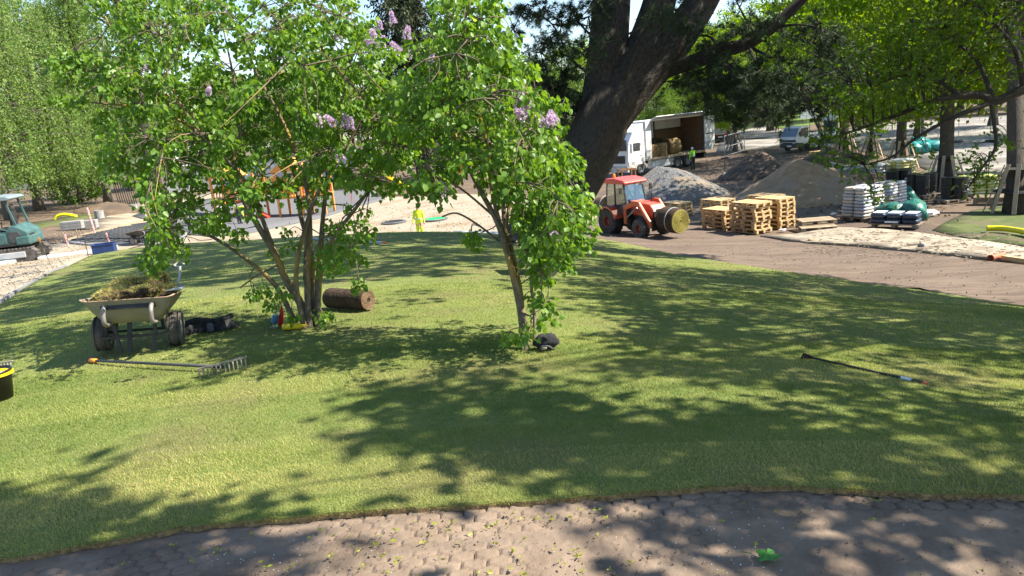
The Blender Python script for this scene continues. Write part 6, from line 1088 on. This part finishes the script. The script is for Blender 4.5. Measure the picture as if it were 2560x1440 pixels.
# ---------------------------------------------------------------- things around the lilac foot
def cloth(name,u0,v0,L,w_,hh,rz,m_,label,cat,seed,du=0):
    p=G(ground(u0,v0),.03); n=34;k=16; V=[];Fs=[]
    for i in range(n):
        for j in range(k):
            t=i/(n-1)*2-1; s_=j/(k-1)*2-1; w2=w_*(.75+.35*noise.noise(Vector((t*2,seed,0)))); x=t*L/2; y=s_*w2/2+.06*noise.noise(Vector((t*3,seed,5))); e=max(0,1-abs(s_)**2.5)*max(0,1-abs(t)**6)
            V.append((x,y,e*hh*(.6+.9*noise.noise(Vector((t*3.2,s_*1.5,seed)))**2+.5*abs(noise.noise(Vector((t*6,s_*4,seed)))))+.004))
    for i in range(n-1):
        for j in range(k-1): Fs.append((i*k+j,(i+1)*k+j,(i+1)*k+j+1,i*k+j+1))
    o=empty(name,p,rz,label,cat); MB()._add(V,Fs).build('fabric',m_,o,smooth=True); return o
o=cloth('jacket',520,832,.68,.26,.13,R(12),'black_cloth','crumpled black jacket lying between the wheelbarrow and the lilac','jacket',3); MB().tube(spline([(-.28,.0,.08),(-.1,.02,.13),(.1,-.02,.10),(.28,.05,.12)],4),.03,8).build('sleeve','black_cloth',o,smooth=True); MB().lathe([(.055,-.03),(.06,0),(.045,.03)],14,(.06,-.12,.05),'x').build('cuff','grey_cloth',o)
o=empty('backpack',G(ground(1368,880),.03),R(10),'black bag slumped at the foot of the slender lilac','bag'); MB().blob((0,0,.065),(.115,.08,.07),18,10,.14,6,flat=.06).build('body','black_cloth',o,smooth=True); MB().tube(spline([(-.08,-.07,.03),(-.06,-.1,.06),(.0,-.1,.05),(.03,-.08,.02)],4),.008,6).build('strap','grey_cloth',o); MB().blob((-.045,-.075,.035),(.03,.012,.022),10,6,.1,2).build('pocket_patch','tray_tan',o,smooth=True)
def bottle(u0,v0,label,tilt,mats,s=1.0,rz=0,nm='water_bottle'):
    o=empty(nm,G(ground(u0,v0),.03),rz,label,'bottle'); o.rotation_euler=(tilt[0],tilt[1],rz); o.scale=(s,s,s); MB().lathe([(.035,0),(.042,.01),(.042,.2),(.038,.24),(.018,.29),(.014,.31)],20).build('shell',mats[0],o,smooth=True); MB().lathe([(.0425,.07),(.0435,.072),(.0435,.17),(.0425,.172)],20).build('label_band',mats[1],o,smooth=True); MB().lathe([(.0155,.305),(.0165,.306),(.0165,.33),(.012,.333)],14).build('cap',mats[2],o); return o
bottle(683,826,'clear plastic bottle with a blue band leaning by the lilac foot',(R(-8),R(20),0),('bottle_clear','bottle_label','bottle_purple'),.82)
bottle(702,820,'red bottle half hidden behind the clear one',(R(6),R(14),0),('red_plastic','red_plastic','red_plastic'),.7)
o=empty('sealant_bottle',G(ground(738,830),.065),0,'bright yellow squeeze bottle lying in front of the lilac stems','bottle'); o.rotation_euler=(0,R(90),R(-4)); MB().lathe([(.02,-.13),(.03,-.128),(.033,-.12),(.034,-.02),(.029,0.0),(.034,.02),(.033,.06),(.012,.1),(.008,.15)],18).build('shell','yellow_plastic',o,smooth=True)
# turf roll half unrolled behind the lilac
ra=G(ground(828,775),.16); rb=G(ground(925,782),.16); ax=(rb-ra); sodroll('turf_roll','dark turf roll lying on the lawn behind the lilac stems',(ra+rb)/2,ax,.125,ax.length*.98,'sod_soil','sod_soil_lit',seed=4)
# levelling staff on the crest
a=G(gd(760,24),.08); b=G(gd(958,19.5),.08); v=b-a; o=empty('levelling_staff',a,0,'long pale levelling staff with a red end lying along the lawn crest','staff'); MB().bar((0,0,0),tuple(v),.06,.05).build('staff_body','plastic_edge',o); MB().bar(tuple(v),tuple(v*1.03),.07,.06).build('red_end','pipe_orange',o)
# fallen maple leaf and blossom bits on the bare soil
ml=[]
for i in range(24): a=2*math.pi*i/24; r_=.062*(1.0 if i%4==0 else (.62 if i%4==2 else .78))*(.55 if i in(11,12,13) else 1); ml.append((r_*math.cos(a)*1.15,r_*math.sin(a)*.9))
m=MB(); m._add([(0,0,.012)]+[(x,y,.004+.012*noise.noise(Vector((x*30,y*30,0)))) for x,y in ml],[(0,i+1,(i+1)%24+1) for i in range(24)]); leafmat('fallen_leaf',(.05,.19,.035),(.05,.19,.035),.2)
o=empty('fallen_leaf',G(ground(1916,1396),.012),R(-8),'large green lobed leaf fallen on the bare soil','leaf'); m.build('blade','fallen_leaf',o); MB().tube([(-.06,.01,.006),(-.1,.03,.004)],.002,5).build('stalk','fallen_leaf',o)
leafmat('blossom_bit',(.20,.24,.02),(.38,.40,.05),.3)
def bits():
    n=0; C=[];D=[];S=[]; r=random.Random(8)
    for i in range(90):
        u=r.uniform(300,2550) if i>60 else r.gauss(1150,330); e=np.interp(u,[0,700,1300,1850,2560],[1404,1306,1261,1220,1243]); v=r.uniform(e+15,1440); p=np.array(G(ground(u,v),.008))
        for k in range(r.randint(2,5)): a=r.uniform(0,6.28); C.append(p+np.array([r.gauss(0,.008),r.gauss(0,.008),0])); D.append((math.cos(a),math.sin(a),.15)); S.append(r.uniform(.012,.032))
    return leafmesh('fallen_blossom',np.array(C),np.array(D,float),np.array(S),T_DIA,.6)
tag(link('fallen_blossom',bits(),'blossom_bit'),'small yellow green maple blossoms scattered on the bare soil','blossom',kind='stuff')
wp=MB(); r8=random.Random(12)
for i in range(110):
    u=r8.choice((r8.gauss(720,110),r8.gauss(1830,60),r8.uniform(200,2400))); e=np.interp(u,[0,700,1300,1850,2560],[1404,1306,1261,1220,1243]); v=r8.uniform(e+30,1440); p=G(ground(u,v),.004); s_=r8.uniform(.0009,.0018); wp.box(p,(s_*2,s_*2,s_*2))
tag(wp.build('fertiliser_grains','label_white',None),'white fertiliser grains scattered over the bare soil','grains',kind='stuff')

# ---------------------------------------------------------------- clods, crumbs and stones that give the ground its grain
def crumbs(name,gen,n,smin,smax,m_,label,seed):
    r=random.Random(seed); rng=np.random.default_rng(seed); P=[]; k=0
    base=np.array([(1,0,0),(-1,0,0),(0,1,0),(0,-1,0),(0,0,.8),(0,0,-.8)],float); fc=np.array([(0,2,4),(2,1,4),(1,3,4),(3,0,4),(2,0,5),(1,2,5),(3,1,5),(0,3,5)])
    xy=np.array([gen(r) for _ in range(n)]); z=hgrid(xy[:,0],xy[:,1]); s_=smin*(smax/smin)**(rng.uniform(0,1,n)**2.2)
    V=base[None]*rng.uniform(.6,1.3,(n,6,1))*s_[:,None,None]; a=rng.uniform(0,6.28,n); c,s=np.cos(a)[:,None],np.sin(a)[:,None]; X=V[...,0]*c-V[...,1]*s; Y=V[...,0]*s+V[...,1]*c; V=np.stack([X+xy[:,0:1],Y+xy[:,1:2],V[...,2]+z[:,None]+s_[:,None]*.25-.005],-1)
    tag(link(name,arrmesh(name,V.reshape(-1,3),(np.arange(n)[:,None,None]*6+fc[None]).reshape(-1,3)),m_),label,'clods',kind='stuff')
def g_soil(r):
    while True:
        x,y=r.uniform(-3.4,3.2),r.uniform(2.7,4.3)
        if not inpoly(np.array([x]),np.array([y+.0]),lawn_poly)[0]: return (x,y)
crumbs('soil_crumbs',g_soil,3200,.0015,.009,'soil_near','small crumbs of soil on the bare foreground strip',1)
def g_quad(a,b,c,d):
    A_,B_,C_,D_=[np.array(ground(*q)[:2]) for q in (a,b,c,d)]
    def f(r):
        s,t=r.random(),r.random(); p=(A_*(1-s)+B_*s)*(1-t)+(D_*(1-s)+C_*s)*t; return (p[0],p[1])
    return f
crumbs('soil_clods',g_quad((1520,590),(2560,755),(2560,664),(1640,556)),1500,.006,.022,'track_dirt','clods of soil scattered along the dirt track',2)
crumbs('soil_clods',g_quad((1750,560),(2420,560),(2300,430),(1750,440)),1500,.015,.07,'soil','clods and stones strewn over the yard soil',3)
crumbs('gravel_stones',g_quad((1530,505),(1800,520),(1800,430),(1560,440)),1200,.02,.08,'gravel_grey','loose grey stones spilled round the crushed stone heap',4)
crumbs('gravel_stones',g_quad((-60,790),(200,640),(250,560),(-100,640)),2200,.012,.05,'gravel_pale','pale loose stones on the gravel path',5)
crumbs('gravel_stones',g_quad((880,575),(1440,560),(1400,500),(880,520)),1500,.015,.06,'gravel_pale','pale loose stones behind the lawn crest',6)
